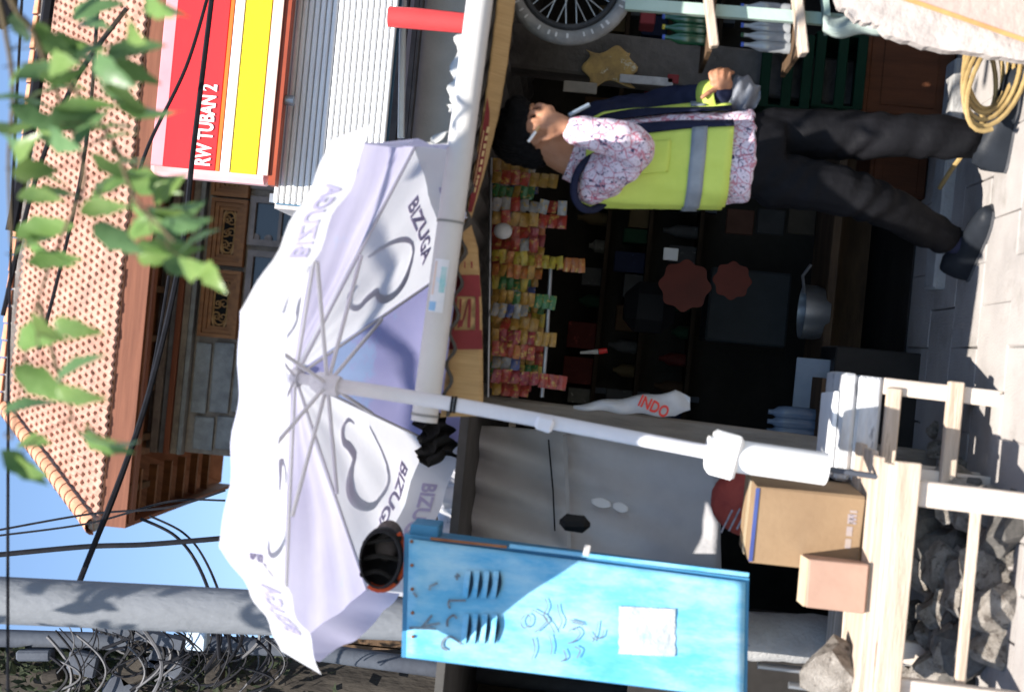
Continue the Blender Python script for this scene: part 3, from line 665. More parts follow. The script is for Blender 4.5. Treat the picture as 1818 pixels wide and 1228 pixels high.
def panel(i, s, t, off=0):            # s: apex to rim, t: across
    a, b = rim[i], rim[(i+1) % 8]
    p = apex.lerp(a.lerp(b,t), s)
    nrm = (a-apex).cross(b-apex).normalized()
    if nrm.z < 0: nrm = -nrm
    sag = -.045*math.sin(math.pi*t)*s*math.sin(math.pi*min(1,s*.9))
    w_ = .007*math.sin(t*17+s*5+i)*math.sin(math.pi*t)*s+.004*math.sin(s*13+i*2)*math.sin(math.pi*t)
    return p+nrm*(sag+w_)-nrm*off
VAL = .125
def valance(i, t, v, off=0):
    a, b = rim[i], rim[(i+1) % 8]
    p = a.lerp(b,t); out = p-ucen; out.z = 0; out.normalize()
    p = panel(i,1,t)
    sw = {0:.10, 1:.28, 7:.35, 2:.12}.get(i, .05)
    L_ = VAL*(1.0+.06*math.sin(i*2.3))
    q = p + Vector((0,0,-1))*L_*v*math.sqrt(1-sw*sw*.8) + out*L_*v*sw + out*(.009*math.sin(t*14+i)*v+.012*math.sin(t*5+i*3)*v)
    return q + out*off
for i in range(8):
    m_ = fabl if i % 2 == 0 else fabw
    if i == 0: m_ = fabc
    if i == 4: m_ = M('parasol_blue_lilac', (.34,.34,.58), (.44,.42,.64), 2.0, .8, .06, 200, trans=.5, spots=(.34,.44,.66), spot_scale=2.4, spot_cut=.55)
    po = MB().grid(lambda u,v: panel(i,.02+.98*u,v), 22, 14).build('canopy_panel', m_, um, smooth=True)
    vo = MB().grid(lambda u,v: valance(i,u,v), 18, 5).build('valance_flap', m_, um, smooth=True)
    if i % 2 == 1:
        # print seen through the cloth: ribbon emblem and mirrored lettering
        lg = MB(); lt2 = MB()
        wdt = (rim[1]-rim[0]).length
        def onp(a, b, off=.004): return panel(i, b, .5+a/(wdt*max(b,.2)), off)
        cur = bez([Vector((-x_,.60+(y_-.60)*.88-.03,0)) for x_, y_ in ((-.086,.59), (-.06,.73), (-.016,.83), (.04,.825), (.074,.77), (.085,.69), (.072,.62), (.04,.572), (.012,.56), (.006,.50), (.008,.45), (-.017,.415), (-.043,.43), (-.05,.475))], 6)
        pts3 = []
        k_ = len(cur)
        for sgn_ in (1,): 
            L1 = []; L2 = []
            for q in range(k_):
                tq = (cur[min(q+1,k_-1)]-cur[max(q-1,0)]).normalized(); sd = Vector((-tq.y,tq.x,0)); ww = .003+.010*math.sin(math.pi*q/(k_-1))
                L1.append(cur[q]+sd*ww); L2.append(cur[q]-sd*ww)
            for off in (.004, -.004):
                lg.add([onp(p.x*1.45,(p.y-.57)*1.12+.57,off) for p in L1]+[onp(p.x*1.45,(p.y-.57)*1.12+.57,off) for p in L2], [(q,q+1,k_+q+1,k_+q) for q in range(k_-1)])
        for off in (.004, -.004):
            text_on(lt2, 'BIZUGA', lambda a, b: onp(-a*.082, .885+b*.082/.8, off))
        lg.build('printed_emblem', printm, po, smooth=False); lt2.build('printed_lettering', lettm, po, smooth=False)
        lv = MB()
        for off in (.004, -.004):
            text_on(lv, 'BIZUGA', lambda a, b: valance(i, .5-a*.12, .52+b*.55, off))
        lv.build('printed_lettering', lettm, vo, smooth=False)
polew = M('painted_pole', (.66,.65,.68), (.58,.57,.60), 4, .45, .05, 30)
rs = MB()
for i in range(8):
    MB().tube([apex-un*.015, (apex-un*.012).lerp(rim[i]-un*.008,.5), rim[i]-un*.008], .005, 6).build('rib', polew, um)
hub = W(572,681,4.1)
hub = ucen+un*.02+ (hub-ucen)*.6
for i in range(8):
    mid = apex.lerp(rim[i],.52)-un*.02
    MB().tube([hub, mid], .0065, 6).build('strut', polew, um)
MB().lathe(hub, [(.002,-.04), (.03,-.04), (.034,-.01), (.034,.03), (.024,.05), (.002,.05)], 16, un).build('runner', polew, um)
MB().lathe(apex, [(.002,-.03), (.03,-.03), (.03,.02), (.012,.05), (.002,.05)], 14, un).build('finial', polew, um)
k1, k2, k3 = W(830,722,4.11), W(1262,803,4.13), W(1466,832,4.15)
MB().tube([apex-un*.02, hub], .017, 14).build('upper_pole', polew, um)
MB().tube(bez([hub, k1, k2],8), .022, 16).build('pole', polew, um)
pvc = M('white_pvc', (.80,.79,.78), (.74,.73,.72), 4, .4, .04, 30)
dk = (k3-k2).normalized()
MB().tube([k2-dk*.012, k3], .05, 20).build('sleeve', pvc, um)
MB().box(k2+dk*.04, (.135,.11,.085), bev=.01, rot=(0,.17,0)).build('collar', pvc, um)
MB().box(W(967,752,4.09), (.045,.04,.055), bev=.008, rot=(0,.2,0)).build('clamp', polew, um)
MB().tube([k3, Vector((k3.x-.01,4.15,.43))], .009, 8).build('ground_spike', darksteel, um)
for q in (802,808): MB().lathe(W(q,718,4.11), [(.0225,-.004), (.026,-.004), (.026,.004), (.0225,.004)], 14, dk).build('cable_tie', cable_m, um)

# ================================================================ blue cabinet
def raypl(px, py, p0, n):
    d = FW + (px-909)/FPX*(-UP) + (614-py)/FPX*RT
    return CAM + d*((p0-CAM).dot(n)/d.dot(n))
TL, TR, BR_, BL = W(715,1166,4.2), W(720,947,4.23), W(1330,1026,4.23), W(1326,1242,4.2)
fn_ = (TR-TL).cross(BL-TL).normalized()
if fn_.y > 0: fn_ = -fn_
back = -fn_*.30
cab = thing('blue_cabinet', 'dented sky-blue steel utility cabinet scrawled with black graffiti', 'cabinet', Vector(((BL.x+BR_.x)/2,4.05,0)))
bluep = M('cabinet_blue', (.075,.34,.58), (.16,.44,.65), 9, .55, .25, 14, spots=(.40,.60,.69), spot_scale=5, spot_cut=.44, spot_soft=.32, stretch=(1.6,1,.6), spec=.4)
blueside = M('cabinet_blue_clean', (.06,.24,.42), (.05,.19,.34), 5, .5, .1, 30, spots=(.22,.10,.06), spot_scale=8, spot_cut=.72)
def hexa(mb, f4, dv): return mb.add(list(f4)+[p+dv for p in f4], [(0,1,2,3), (7,6,5,4), (0,4,5,1), (1,5,6,2), (2,6,7,3), (3,7,4,0)])
hexa(MB(), (TL,TR,BR_,BL), back).build('body', blueside, cab, smooth=False)
def Fq(u, v): return (TL.lerp(TR,u)).lerp(BL.lerp(BR_,u), v)
# door: slightly buckled sheet proud of the body
door = MB().grid(lambda u,v: Fq(.012+.955*u,.012+.976*v)+fn_*(.012+.003*math.sin(u*5+v*7)*math.sin(math.pi*u)), 20, 30).build('door', bluep, cab, smooth=True, solid=.006)
def cpt(px, py, off=.019): return raypl(px, py, TL, fn_)+fn_*off
blackpaint = M('black_scrawl', (.10,.12,.15), (.22,.30,.36), 30, .7)
darkslot = M('slot_dark', (.02,.045,.075), (.015,.03,.05), 8, .7)
for row in ((1012,1060), (1088,1140)):
    for k, px in enumerate((833,849,866,883)):
        ya, yb = row; dx = -3*(1 if row[0] > 1050 else 0)
        hood = MB().grid(lambda u,v: cpt(px+dx-9+10*v*1.0+(u-.5)*-6, ya+(yb-ya)*u, .019+.012*math.sin(math.pi*u)*math.sin(math.pi*.5*v)), 8, 4).build('louvre_hood', bluep, door, smooth=True)
        lens = [cpt(px+dx+1+(u-.5)*-6+7*math.sin(math.pi*u)*0, ya+(yb-ya)*u, .023) for u in [q/8 for q in range(9)]]+[cpt(px+dx+2+(u-.5)*-6+6*math.sin(math.pi*u), ya+(yb-ya)*u, .023) for u in [1-q/8 for q in range(9)]]
        MB().add(lens, [tuple(range(18))]).build('louvre_slot', darkslot, door)
strokes = [  # scrawled letters K, 2, 5 and looping tags, in photograph points
 [(728,1112),(775,1114)], [(750,1112),(768,1090)], [(752,1110),(782,1104)],
 [(795,1152),(786,1146),(788,1134),(800,1128),(812,1134),(820,1142)], [(800,1062),(797,1070),(800,1078)], [(798,1064),(828,1064)],
 [(795,1110),(796,1098),(806,1090),(812,1096)], [(735,1050),(742,1058)], [(763,1040),(778,1033)], [(762,1045),(766,1042)], [(808,1022),(818,1020)], [(812,1028),(813,1016)],
 [(932,1090),(925,1100),(930,1112),(940,1108),(942,1094),(935,1088)], [(945,1080),(960,1088),(972,1098),(962,1110),(950,1120)], [(968,1060),(972,1075),(966,1092),(978,1108),(985,1122)], [(990,1070),(992,1085),(998,1100),(992,1115)],
 [(1012,1098),(1035,1104)], [(1015,1102),(1036,1108)], [(1010,1118),(1022,1112),(1030,1122),(1020,1135),(1008,1140)], [(1062,1100),(1058,1120),(1052,1138)], [(1045,1120),(1055,1132),(1068,1128),(1072,1116)], [(1020,1145),(1030,1152),(1024,1166)],
 [(1000,1150),(1005,1165),(995,1172)], [(946,1130),(950,1150),(944,1168)], [(975,1125),(980,1145),(978,1160)]]
for st_ in strokes:
    p3 = [Vector((a,b,0)) for a,b in st_]; sm_ = bez(p3,6) if len(p3) > 2 else [p3[0].lerp(p3[1],q/4) for q in range(5)]
    r_ = MB(); ribbon(r_, [cpt(q.x,q.y,.022) for q in sm_], .0075 if st_[0][0] < 830 else .0042, fn_); r_.build('scrawl', blackpaint, door)
pp = MB().grid(lambda u,v: cpt(1098+100*u+1.2*math.sin(v*23), 1074+84*v+1.2*math.sin(u*31)+5*u, .0215+.001*math.sin(u*9+v*4)), 10, 8)
pp.build('torn_label', M('paper_white',(.46,.46,.45),(.30,.35,.38),9,.9,.3,60,spots=(.22,.42,.54),spot_scale=14,spot_cut=.54,spot_soft=.15), door, smooth=True)
MB().box(W(1042,976,4.19), (.035,.012,.02), rot=(0,.1,0), bev=.002).build('hasp', M('galvanised',(.55,.52,.48),(.45,.42,.4),8,.5,metal=.3), cab)
# rim lip on right edge and open hood top
MB().bar(cpt(905,968,.012), cpt(1328,1019,.012), .012, .02, up=fn_).build('door_lip', bluep, cab)
MB().bar(cpt(765,955,.008), cpt(900,970,.008), .008, .016, up=fn_).build('rusty_edge', M('rust',(.30,.14,.07),(.2,.08,.04),12,.9,.3,60), cab)
hexa(MB(), (TL+Vector((0,0,.004)),TR+Vector((.0,0,.004)),TR+Vector((.0,0,-.012)),TL+Vector((0,0,-.012))), back*1.08).build('top_rim', blueside, cab, smooth=False)
MB().box(TR+back*.35+Vector((.012,0,-.055)), (.05,.16,.09), bev=.004).build('hood_return', blueside, cab)
MB().box(W(1020,928,4.5), (.055,.06,.10), bev=.02, jit=.003).build('handle_grip', M('black_rubber',(.02,.02,.02),(.013,.013,.013),6,.6), cab)
for k in range(5): MB().lathe(cpt(732+k*.5,960+k*42,.02), [(.001,0), (.006,0), (.004,.004), (.001,.005)], 8, fn_).build('rivet', M('rust',(.3,.14,.07),None), cab)
# steel brackets back to the utility pole
for v_ in (.2,.8):
    q = Fq(.55,v_)+back*.95; MB().bar(q, Vector((q.x-.02,4.74,q.z)), .04, .05).build('pole_bracket', darksteel, cab)
# helmet on top of the cabinet
hc = W(682,985,4.30)
hel = thing('riding_helmet', 'black helmet with orange-red rim lying on the blue cabinet', 'helmet', hc)
rings = []
for i in range(9):
    a = math.pi*.5*i/8*1.25
    rings.append([hc+Vector((.095*math.cos(t)*math.sin(a+.02), .05-.12*math.cos(a)*1.0, .068*math.sin(t)*math.sin(a+.02))) for t in [2*math.pi*q/24 for q in range(24)]])
for r_ in rings:
    for v in r_: v.y = 2*hc.y+.1-v.y if False else v.y
MB().loft([[Vector((v.x, 2*hc.y-v.y+.0, v.z)) for v in [p+Vector((0,hc.y-hc.y,0)) for p in r_]] for r_ in [[Vector((v.x, v.y+ (0 if v.y>1 else hc.y), v.z)) for v in rr] for rr in rings]], cap=False).build('shell', M('helmet_black',(.03,.03,.034),(.02,.02,.022),5,.6), hel, solid=.006)
ro = MB().tube([hc+Vector((.10*math.cos(t),-.05,.072*math.sin(t))) for t in [math.pi*.85+q*(math.pi*.95)/14 for q in range(15)]], .012, 8)
ro.build('rim', M('rim_red',(.62,.10,.03),(.5,.07,.02),6,.4), hel)
MB().sphere(hc+Vector((.03,.01,-.005)), .05, 10, (1,.6,.8)).build('lining', M('helmet_lining',(.14,.12,.115),(.08,.07,.065),12,.9,.5,40), hel)
for k in range(3):
    a = hc+Vector((-.06+.05*k,-.06,.06)); MB().tube(bez([a, a+Vector((.02,-.02,-.06)), a+Vector((-.01+.02*k,-.01,-.12))],6), .008, 6).build('strap', blackcloth, hel)
tag(MB().sphere(W(690,955,4.40), .06, 12, (1,.8,.8)).build('cloth_bundle', M('bundle_grey',(.17,.145,.14),(.10,.085,.08),9,.9,.5,25)), 'grey cloth bundle behind the helmet on the cabinet', 'bundle')

# ================================================================ low market table and its load
palewood = M('pale_wood', (.56,.46,.37), (.38,.29,.22), 7, .85, .35, 50, stretch=(.35,5,5), spots=(.27,.20,.155), spot_scale=7, spot_cut=.62)
palev = M('pale_wood_upright', (.60,.52,.45), (.48,.40,.34), 5, .85, .25, 50, stretch=(4,4,.6), spots=(.34,.27,.21), spot_scale=9, spot_cut=.68)
tR = W(1566,822,4.0); tL = W(1556,1290,4.0); tz = (tR.z+tL.z)/2
tab = thing('plank_table', 'low pale plank table on the pavement carrying cartons', 'table', ((tL.x+tR.x)/2,4.35,0))
xm = (tL.x+tR.x)/2; wt = tR.x-tL.x
for k, (yy, dpt, dz) in enumerate(((4.06,.11,0), (4.20,.13,.006), (4.35,.13,-.003), (4.50,.14,.004), (4.65,.13,0))):
    MB().box((xm+.01*k,yy,tz-.011+dz), (wt,dpt-.012,.022), bev=.003, rot=(0,.004*(k-2),0)).build('plank', palewood, tab)
MB().box((xm,4.012,tz-.05), (wt+.02,.024,.075), bev=.003).build('front_rail', palewood, tab)
MB().box((xm,4.70,tz-.06), (wt,.024,.07), bev=.003).build('rear_rail', palewood, tab)
lx = W(1715,886,4.03)
for (x_, y_) in ((lx.x,4.045), (lx.x+.01,4.66), (tL.x+.1,4.05), (tL.x+.1,4.66)):
    MB().box((x_,y_,tz/2-.03), (.075,.045,tz-.04), bev=.004, rot=(0,.02,0)).build('leg', palev, tab)
cst = W(1718,1070,4.07); MB().box((xm,4.075,cst.z), (wt-.15,.02,.03), bev=.003).build('stretcher', palewood, tab)
cardb = M('carton_card', (.27,.185,.11), (.22,.145,.085), 4, .85, .08, 60)  # kraft brown, darkened in colour to stand for shade on the large carton
def carton(x0_, x1_, y0_, y1_, dep, m, label, rz, tape=True):
    ym = (y0_+y1_)/2; fr = G(x1_, ym, tz+.006); Y = fr.y
    c, d = BX(x0_,x1_,y0_,y1_,Y,dep); rot = Matrix.Rotation(rz,3,'Z')
    T = thing('carton', label, 'carton', (c.x,c.y,tz+.006))
    ct = Vector((c.x,c.y,tz+.006+d[2]/2))
    MB().box(ct, d, rot, bev=.005, jit=.003).build('box', m, T)
    if tape:
        MB().box(ct+rot@Vector((0,0,d[2]/2+.001)), (d[0]*.99,.05,.002), rot).build('tape', M('tape_tan',(.45,.36,.24),(.4,.32,.2),5,.3), T)
    return T, ct, d, rot
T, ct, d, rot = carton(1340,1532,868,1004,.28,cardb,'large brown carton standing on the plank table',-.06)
MB().box(ct+rot@Vector((0,-d[1]/2-.0015,d[2]/2-.006)), (d[0]*.96,.002,.012), rot).build('blue_edge', M('blue_print',(.05,.08,.24),(.04,.06,.2),8,.7), T)
mk = MB()
for k in range(4): mk.box(ct+rot@Vector((d[0]*.30-k*.012,-d[1]/2-.0015,-d[2]*.40)), (.007,.002,.022), rot)
for k in range(3): mk.box(ct+rot@Vector((d[0]*(.2-.16*k),-d[1]/2-.0015,-d[2]*.38)), (.03,.002,.018), rot)
mk.build('printed_marks', M('faded_print',(.25,.22,.25),(.35,.28,.22),20,.8), T)
T, ct, d, rot = carton(1436,1542,1000,1086,.16,M('carton_pink',(.38,.245,.185),(.32,.20,.15),5,.85,.06,60),'small pinkish carton in front of the large brown carton',.05,False)
MB().box(ct+rot@Vector((0,0,d[2]/2+.0015)), (d[0]*.97,.13,.003), rot).build('flap', M('carton_edge',(.52,.4,.28),(.45,.34,.22),6,.8), T)
# plaid bag behind the cartons
pc2 = W(1315,890,4.75)
pl = M('plaid_red', (.30,.055,.04), (.18,.03,.025), 9, .75, .2, 40)
plb = thing('plaid_bag', 'red and striped plaid bag behind the large carton', 'bag', (pc2.x,4.75,tz))
MB().sphere(Vector((pc2.x,4.78,pc2.z-.06)), .13, 14, (1,.7,1.25)).build('bag', pl, plb)
for k in range(6):
    a = W(1280+k*14,945-k*3,4.64); b = W(1300+k*14,905-k*3,4.66); MB().bar(a,b,.008,.006).build('stripe', M('stripe_pale',(.45,.45,.5),(.15,.16,.2),30,.6), plb)
# pipes in the gloom left of the stump
for k, (xa, ya, xb, yb) in enumerate(((1345,1180,1520,1200), (1400,1215,1500,1228))):
    tag(MB().tube([W(xa,ya,4.6), W(xb,yb,4.6)], .012, 8).build('metal_pipe', MATS['steel']), ('upper','lower')[k]+' thin metal pipe in the shade under the blue cabinet', 'pipe', 'pipes under the cabinet')
tag(MB().box((-1.45,5.12,.55), (1.1,.06,1.1)).build('dark_board', M('gloom_board',(.035,.032,.03),(.02,.018,.017),5,.9)), 'near-black board standing in for the dark interior behind the plank table', 'board')  # board added; its near-black colour stands in for the gloom inside

# rubble under the table
rub = thing('rubble_heap', 'heap of broken concrete and stone under the plank table', 'rubble', (-.65,4.5,0))
rocks = []
for k in range(6):
    bm = bmesh.new(); bmesh.ops.create_icosphere(bm, subdivisions=2, radius=1)
    for v in bm.verts:
        v.co *= 1+.55*noise.noise(v.co*1.2+Vector((k*9,0,0)))+.22*noise.noise(v.co*3.1+Vector((0,k*5,0))); v.co.z *= .7
        v.co.x = max(-.62, min(.7, v.co.x)); v.co.y = max(-.75, v.co.y)
    me = bpy.data.meshes.new('stone'); bm.to_mesh(me); bm.free(); me.materials.append(M('rubble_pale',(.40,.36,.32),(.20,.175,.15),2.2,.95,.9,22,spots=(.12,.10,.085),spot_scale=3,spot_cut=.55) if k < 4 else M('rubble_dark',(.13,.12,.11),(.08,.075,.07),6,.95,.4,30)); rocks.append(me)
q = W(1530,1200,4.25)
lump = bpy.data.objects.new('concrete_lump', rocks[1]); COL.objects.link(lump); lump.location = (q.x,4.3,tz+.05); lump.scale = (.12,.1,.12); lump.rotation_euler = (.4,.3,1.2)
tag(lump, 'pale rounded lump of concrete at the far end of the table', 'concrete lump')
random.seed(11)
for k in range(150):
    x = random.uniform(-1.3,-.28); y = random.uniform(4.22,4.85); s = random.choice((.025,.03,.04,.05,.075,.10)); z = max(s*.35, (y-4.25)*.34+random.uniform(-.03,.03))
    piece(random.choice(rocks), 'stone', rub, Matrix.Translation(Vector((x,y,z))-ORG[rub]) @ Euler((random.uniform(0,6),random.uniform(0,6),random.uniform(0,6))).to_matrix().to_4x4() @ Matrix.Diagonal((s*1.3,s,s*.9,1)))

# ================================================================ foam box on a wooden stand
SB = 4.52
z1 = W(1562,760,SB).z; z2 = W(1489,760,SB).z
bc_, bd = BX(1489,1562,668,852,SB,.30)
std = thing('wooden_stand', 'rough wooden stand under the grey stained foam box', 'stand', (bc_.x,SB+.15,0))
xa, xb = bc_.x-bd[0]/2, bc_.x+bd[0]/2
for (x_, y_) in ((xb-.03,SB+.03), (xa+.03,SB+.03), (xb-.03,SB+.27), (xa+.03,SB+.27)):
    MB().box((x_,y_,z1/2), (.055,.045,z1), bev=.004, rot=(0,.02,0)).build('leg', palev, std)
MB().box((bc_.x,SB,W(1690,760,SB).z), (bd[0]+.02,.035,.05), bev=.004).build('stretcher', palewood, std)
MB().box((bc_.x,SB,z1-.035), (bd[0]-.06,.02,.05), bev=.004).build('rail', palewood, std)
foam = M('foam_stained', (.58,.58,.59), (.38,.385,.40), 16, .75, .3, 60, spots=(.22,.225,.24), spot_scale=15, spot_cut=.57, stretch=(.35,1,1.6))
fb = thing('foam_box', 'grey stained foam fish box on the wooden stand', 'foam box', (bc_.x,SB+.15,z1))
MB().box((bc_.x,SB+.15,z1+.042), (bd[0],.30,.08), bev=.008, jit=.002).build('tray', foam, fb)
MB().box((bc_.x,SB+.15,z1+.086+(z2-z1-.086)/2), (bd[0]+.012,.312,z2-z1-.086), bev=.01, jit=.002).build('lid', foam, fb)
fp = M('foam_white', (.80,.80,.80), (.75,.75,.76), 5, .7, .1, 40)
MB().box((bc_.x-.03,SB+.14,z2+.012), (bd[0]*.8,.25,.016), bev=.003, rot=(0,0,.05)).build('top_board', fp, fb)
dk_ = thing('glass_counter_case', 'dark glass display case behind the foam box', 'display case', (W(1500,660,5.6).x,5.75,0))
c, d = BX(1478,1600,620,790,5.6,.35)
MB().box((c.x,c.y,(c.z+d[2]/2)/2), (d[0],.35,c.z+d[2]/2), bev=.006).build('case', M('case_dark',(.03,.028,.027),(.02,.018,.017),5,.4), dk_)
MB().box((c.x-.02,c.y-.02,c.z+d[2]/2+.055), (d[0]*.8,.03,.16), rot=(math.radians(-38),0,.0), bev=.004).build('sloping_lid', M('lid_bluegrey',(.30,.34,.40),(.22,.26,.31),4,.35), dk_)
for k, (xx, yy, s) in enumerate(((1640,800,.05), (1665,775,.04), (1630,765,.035), (1680,830,.045))):
    p = G(xx+40,yy,0); o_ = bpy.data.objects.new('loose_stone', rocks[k % 4]); COL.objects.link(o_); o_.location = (p.x,max(4.6,p.y),s*.7); o_.scale = (s,s,s*1.1); o_.rotation_euler = (k,k*2,k)
    tag(o_, ('pale stone nearest the low table leg, under the stand', 'small broken stone below the stand stretcher', 'smallest pale stone right under the foam box', 'chipped stone at the front foot of the wooden stand')[k], 'stone', 'loose stones round the stand')

# ================================================================ right-hand clutter
# bicycle wheel hung by the awning
wc = W(1013,-36,4.72); WR = .205
wh = thing('bicycle_wheel', 'worn bicycle wheel with grey tyre hung under the awning', 'wheel', wc)
circ = lambda r, y=0: [wc+Vector((r*math.cos(t), y+.12*0, r*math.sin(t))) for t in [2*math.pi*q/48 for q in range(48)]]
MB().tube(circ(WR), .026, 12, closed=True).build('tyre', M('tyre_grey',(.24,.235,.23),(.13,.128,.125),10,.8,.3,50), wh)
MB().tube(circ(WR-.037), .012, 8, closed=True).build('rim', M('rim_dark',(.05,.05,.052),(.03,.03,.032),8,.4), wh)
for k in range(28):
    t = 2*math.pi*k/28; t2 = t+(.5 if k % 2 else -.5)
    MB().tube([wc+Vector((.03*math.cos(t2),(.02 if k%2 else -.02),.03*math.sin(t2))), wc+Vector(((WR-.04)*math.cos(t),0,(WR-.04)*math.sin(t)))], .0022, 4).build('spoke', MATS['steel'], wh)
MB().lathe(wc, [(.002,-.035), (.02,-.03), (.028,-.02), (.018,-.01), (.018,.01), (.028,.02), (.02,.03), (.002,.035)], 14, (0,1,0)).build('hub', MATS['steel'], wh)
for k in range(40):
    t = 2*math.pi*k/40+random.uniform(-.03,.03)
    if random.random() < .35: continue
    r1, r2 = WR-.010, WR+.006
    w_ = random.uniform(.02,.05)
    MB().add([wc+Vector((r*math.cos(a),-.0268,r*math.sin(a))) for r, a in ((r1,t), (r2,t), (r2,t+w_), (r1,t+w_))], [(0,1,2,3)]).build('sidewall_mark', M('tyre_mark',(.55,.54,.53),(.4,.4,.4),20,.8), wh)
tag(MB().tube([wc+Vector((0,0,WR+.02)), wc+Vector((0,.05,WR+.12))], .006, 6).build('wheel_hook', MATS['steel']), 'steel hook that holds the bicycle wheel', 'hook')
# rack with planks and bottles
greenpaint = M('pale_green_paint', (.36,.46,.40), (.28,.37,.32), 4, .7, .1, 40)
rk = thing('display_rack', 'pale green rack with plank shelves at the right shop edge', 'rack', (W(1500,10,4.75).x,4.75,0))
r1_, r2_ = W(1110,8,4.7), W(1560,30,4.7)
MB().bar(Vector((r2_.x-.02,4.7,0)), r1_, .04, .03, up=(0,1,0)).build('post', greenpaint, rk)
for (px, ya, yb, w_) in ((1262,-30,84,.05), (1420,-30,98,.075)):
    a, b = W(px-8,ya,4.62), W(px+6,yb,4.62); MB().bar(a, b, .03, w_, up=(0,1,0), bev=.004).build('plank', palewood, rk)
    MB().box(((a.x+b.x)/2+.05,4.82,a.lerp(b,.5).z-.01), (.34,.36,.015)).build('shelf', darkwood, rk)
MB().bar(W(1462,-20,4.66), W(1470,60,4.66), .02,.05, up=(0,1,0)).build('green_rail', greenpaint, rk)
greenb = M('green_bottle', (.02,.10,.045), (.012,.06,.03), 6, .15, spec=.6)
clearb = M('clear_bottle', (.30,.31,.32), (.2,.21,.22), 9, .12, spec=.7)
def bottle(px, py, Y, h, r, m, label, grp, capm):
    p = W(px,py,Y); T = thing('bottle', label, 'bottle', p, grp)
    MB().lathe(p, [(.002,0), (r,0), (r*1.02,h*.12), (r*.92,h*.2), (r,h*.3), (r,h*.62), (r*.36,h*.84), (r*.36,h*.97), (.002,h*.97)], 14).build('bottle', m, T)
    MB().lathe(p+Vector((0,0,h*.95)), [(.002,0), (r*.42,0), (r*.42,h*.06), (.002,h*.06)], 12).build('cap', capm, T)
cw = M('cap_blue',(.06,.12,.5),(.05,.1,.4),5,.4); cy = M('cap_yellow',(.5,.42,.05),(.4,.3,.04),5,.4)
for k in range(4): bottle(1252,72-18*k,4.8,.15,.022,greenb,f'dark green bottle on the upper rack plank, {ordn[k]} from the column','bottles on the rack',(cw,cy)[k % 2])
for k in range(5): bottle(1402,86-17*k,4.8,.17,.021,clearb,f'clear plastic bottle on the lower rack plank, {ordn[k]} from the column','bottles on the rack',(cw,greenb)[k % 2])
tag(MB().box(W(1150,26,5.0), (.10,.12,.055), bev=.004).build('maroon_packet', maroon), 'maroon packet on the rack below the bicycle wheel', 'packet')
# green crates behind the smoker
gc = M('crate_green', (.004,.022,.013), (.003,.015,.009), 5, .4)
for k, (x0_, x1_, lab) in enumerate(((1350,1440,'upper'), (1445,1535,'lower'))):
    c, d = BX(x0_,x1_,60,190,5.3,.3); T = thing('bottle_crate', f'{lab} dark green plastic crate behind the smoker', 'crate', c-Vector((0,0,d[2]/2)), 'green crates')
    for sz in (-.42,-.05,.38): MB().box(c+Vector((0,-.14,sz*d[2])), (d[0],.012,d[2]*.2), bev=.003).build('slat', gc, T)
    for sx in (-1,1): MB().box(c+Vector((sx*d[0]*.49,0,0)), (.012,.29,d[2]*.98), bev=.003).build('side', gc, T)
    MB().box(c+Vector((0,.14,0)), (d[0]*.95,.012,d[2]*.96)).build('back', gc, T)
    MB().box(c+Vector((0,0,-d[2]*.48)), (d[0]*.95,.26,.01)).build('floor', gc, T)
# brown wooden chests
chest = M('chest_brown', (.085,.032,.016), (.05,.02,.011), 5, .5, .12, 60, stretch=(4,4,.6))
for k, (x0_, x1_, y0_, y1_, Y, lab) in enumerate(((1545,1698,42,206,5.45,'reddish-brown wooden chest beside the hose coil'), (1552,1690,268,352,5.75,'dark brown wooden chest seen between the smoker and the shop'))):
    c, d = BX(x0_,x1_,y0_,y1_,Y,.3); T = thing('wooden_chest', lab, 'chest', (c.x,c.y,0), 'wooden chests')
    zt2 = c.z+d[2]/2
    MB().box((c.x,c.y,zt2/2+.012), (d[0],.3,zt2-.025), bev=.006).build('body', chest, T)
    MB().box((c.x,c.y,zt2+.006), (d[0]+.014,.314,.02), bev=.005).build('lid', chest, T)
    MB().box((c.x,c.y-.152,zt2*.55), (d[0]*.8,.006,zt2*.6), bev=.002).build('panel', chest, T)
    MB().box((c.x,c.y,.006), (d[0]*.96,.28,.012)).build('plinth', darkwood, T)
# draped cloth, cup and leaning board
cl = MB().grid(lambda u,v: W(1462+235*u, 28+26*v*(1+.5*math.sin(u*6))+6*math.sin(u*17)-8*v*u, 4.62-.05*math.sin(math.pi*v)), 30, 8)
tag(cl.build('green_cloth', M('cloth_greengrey',(.40,.47,.43),(.30,.36,.33),6,.85,.2,40), None, smooth=True, solid=.01), 'pale green crumpled cloth draped on the rack side', 'cloth')
cq = W(1626,40,5.0)
cup = tag(MB().lathe(cq-Vector((0,0,.03)), [(.002,0), (.024,0), (.032,.075), (.029,.075), (.022,.006), (.002,.006)], 16).build('white_cup', M('cup_white',(.75,.76,.8),(.7,.7,.74),5,.4)), 'white plastic cup standing on the brown chest', 'cup')
dish = tag(MB().lathe(W(1652,44,5.5), [(.002,0), (.05,0), (.075,.016), (.07,.016), (.05,.006), (.002,.006)], 18).build('clay_dish', M('dish_clay',(.5,.38,.32),(.4,.3,.25),6,.7)), 'shallow clay dish on top of the brown chest', 'dish')
lb = thing('leaning_board', 'pinkish plastered board with an orange line at the bottom corner', 'board', (W(1800,40,4.4).x,4.4,0))
plaster = M('pink_plaster', (.44,.33,.29), (.36,.265,.235), 4, .9, .3, 40)
rough = M('rough_plaster', (.46,.41,.38), (.33,.29,.27), 12, .95, .5, 30)
edge = [(1490,8), (1520,34), (1556,44), (1585,66), (1640,80), (1700,92), (1762,100), (1840,112), (1850,108)]
rag = []
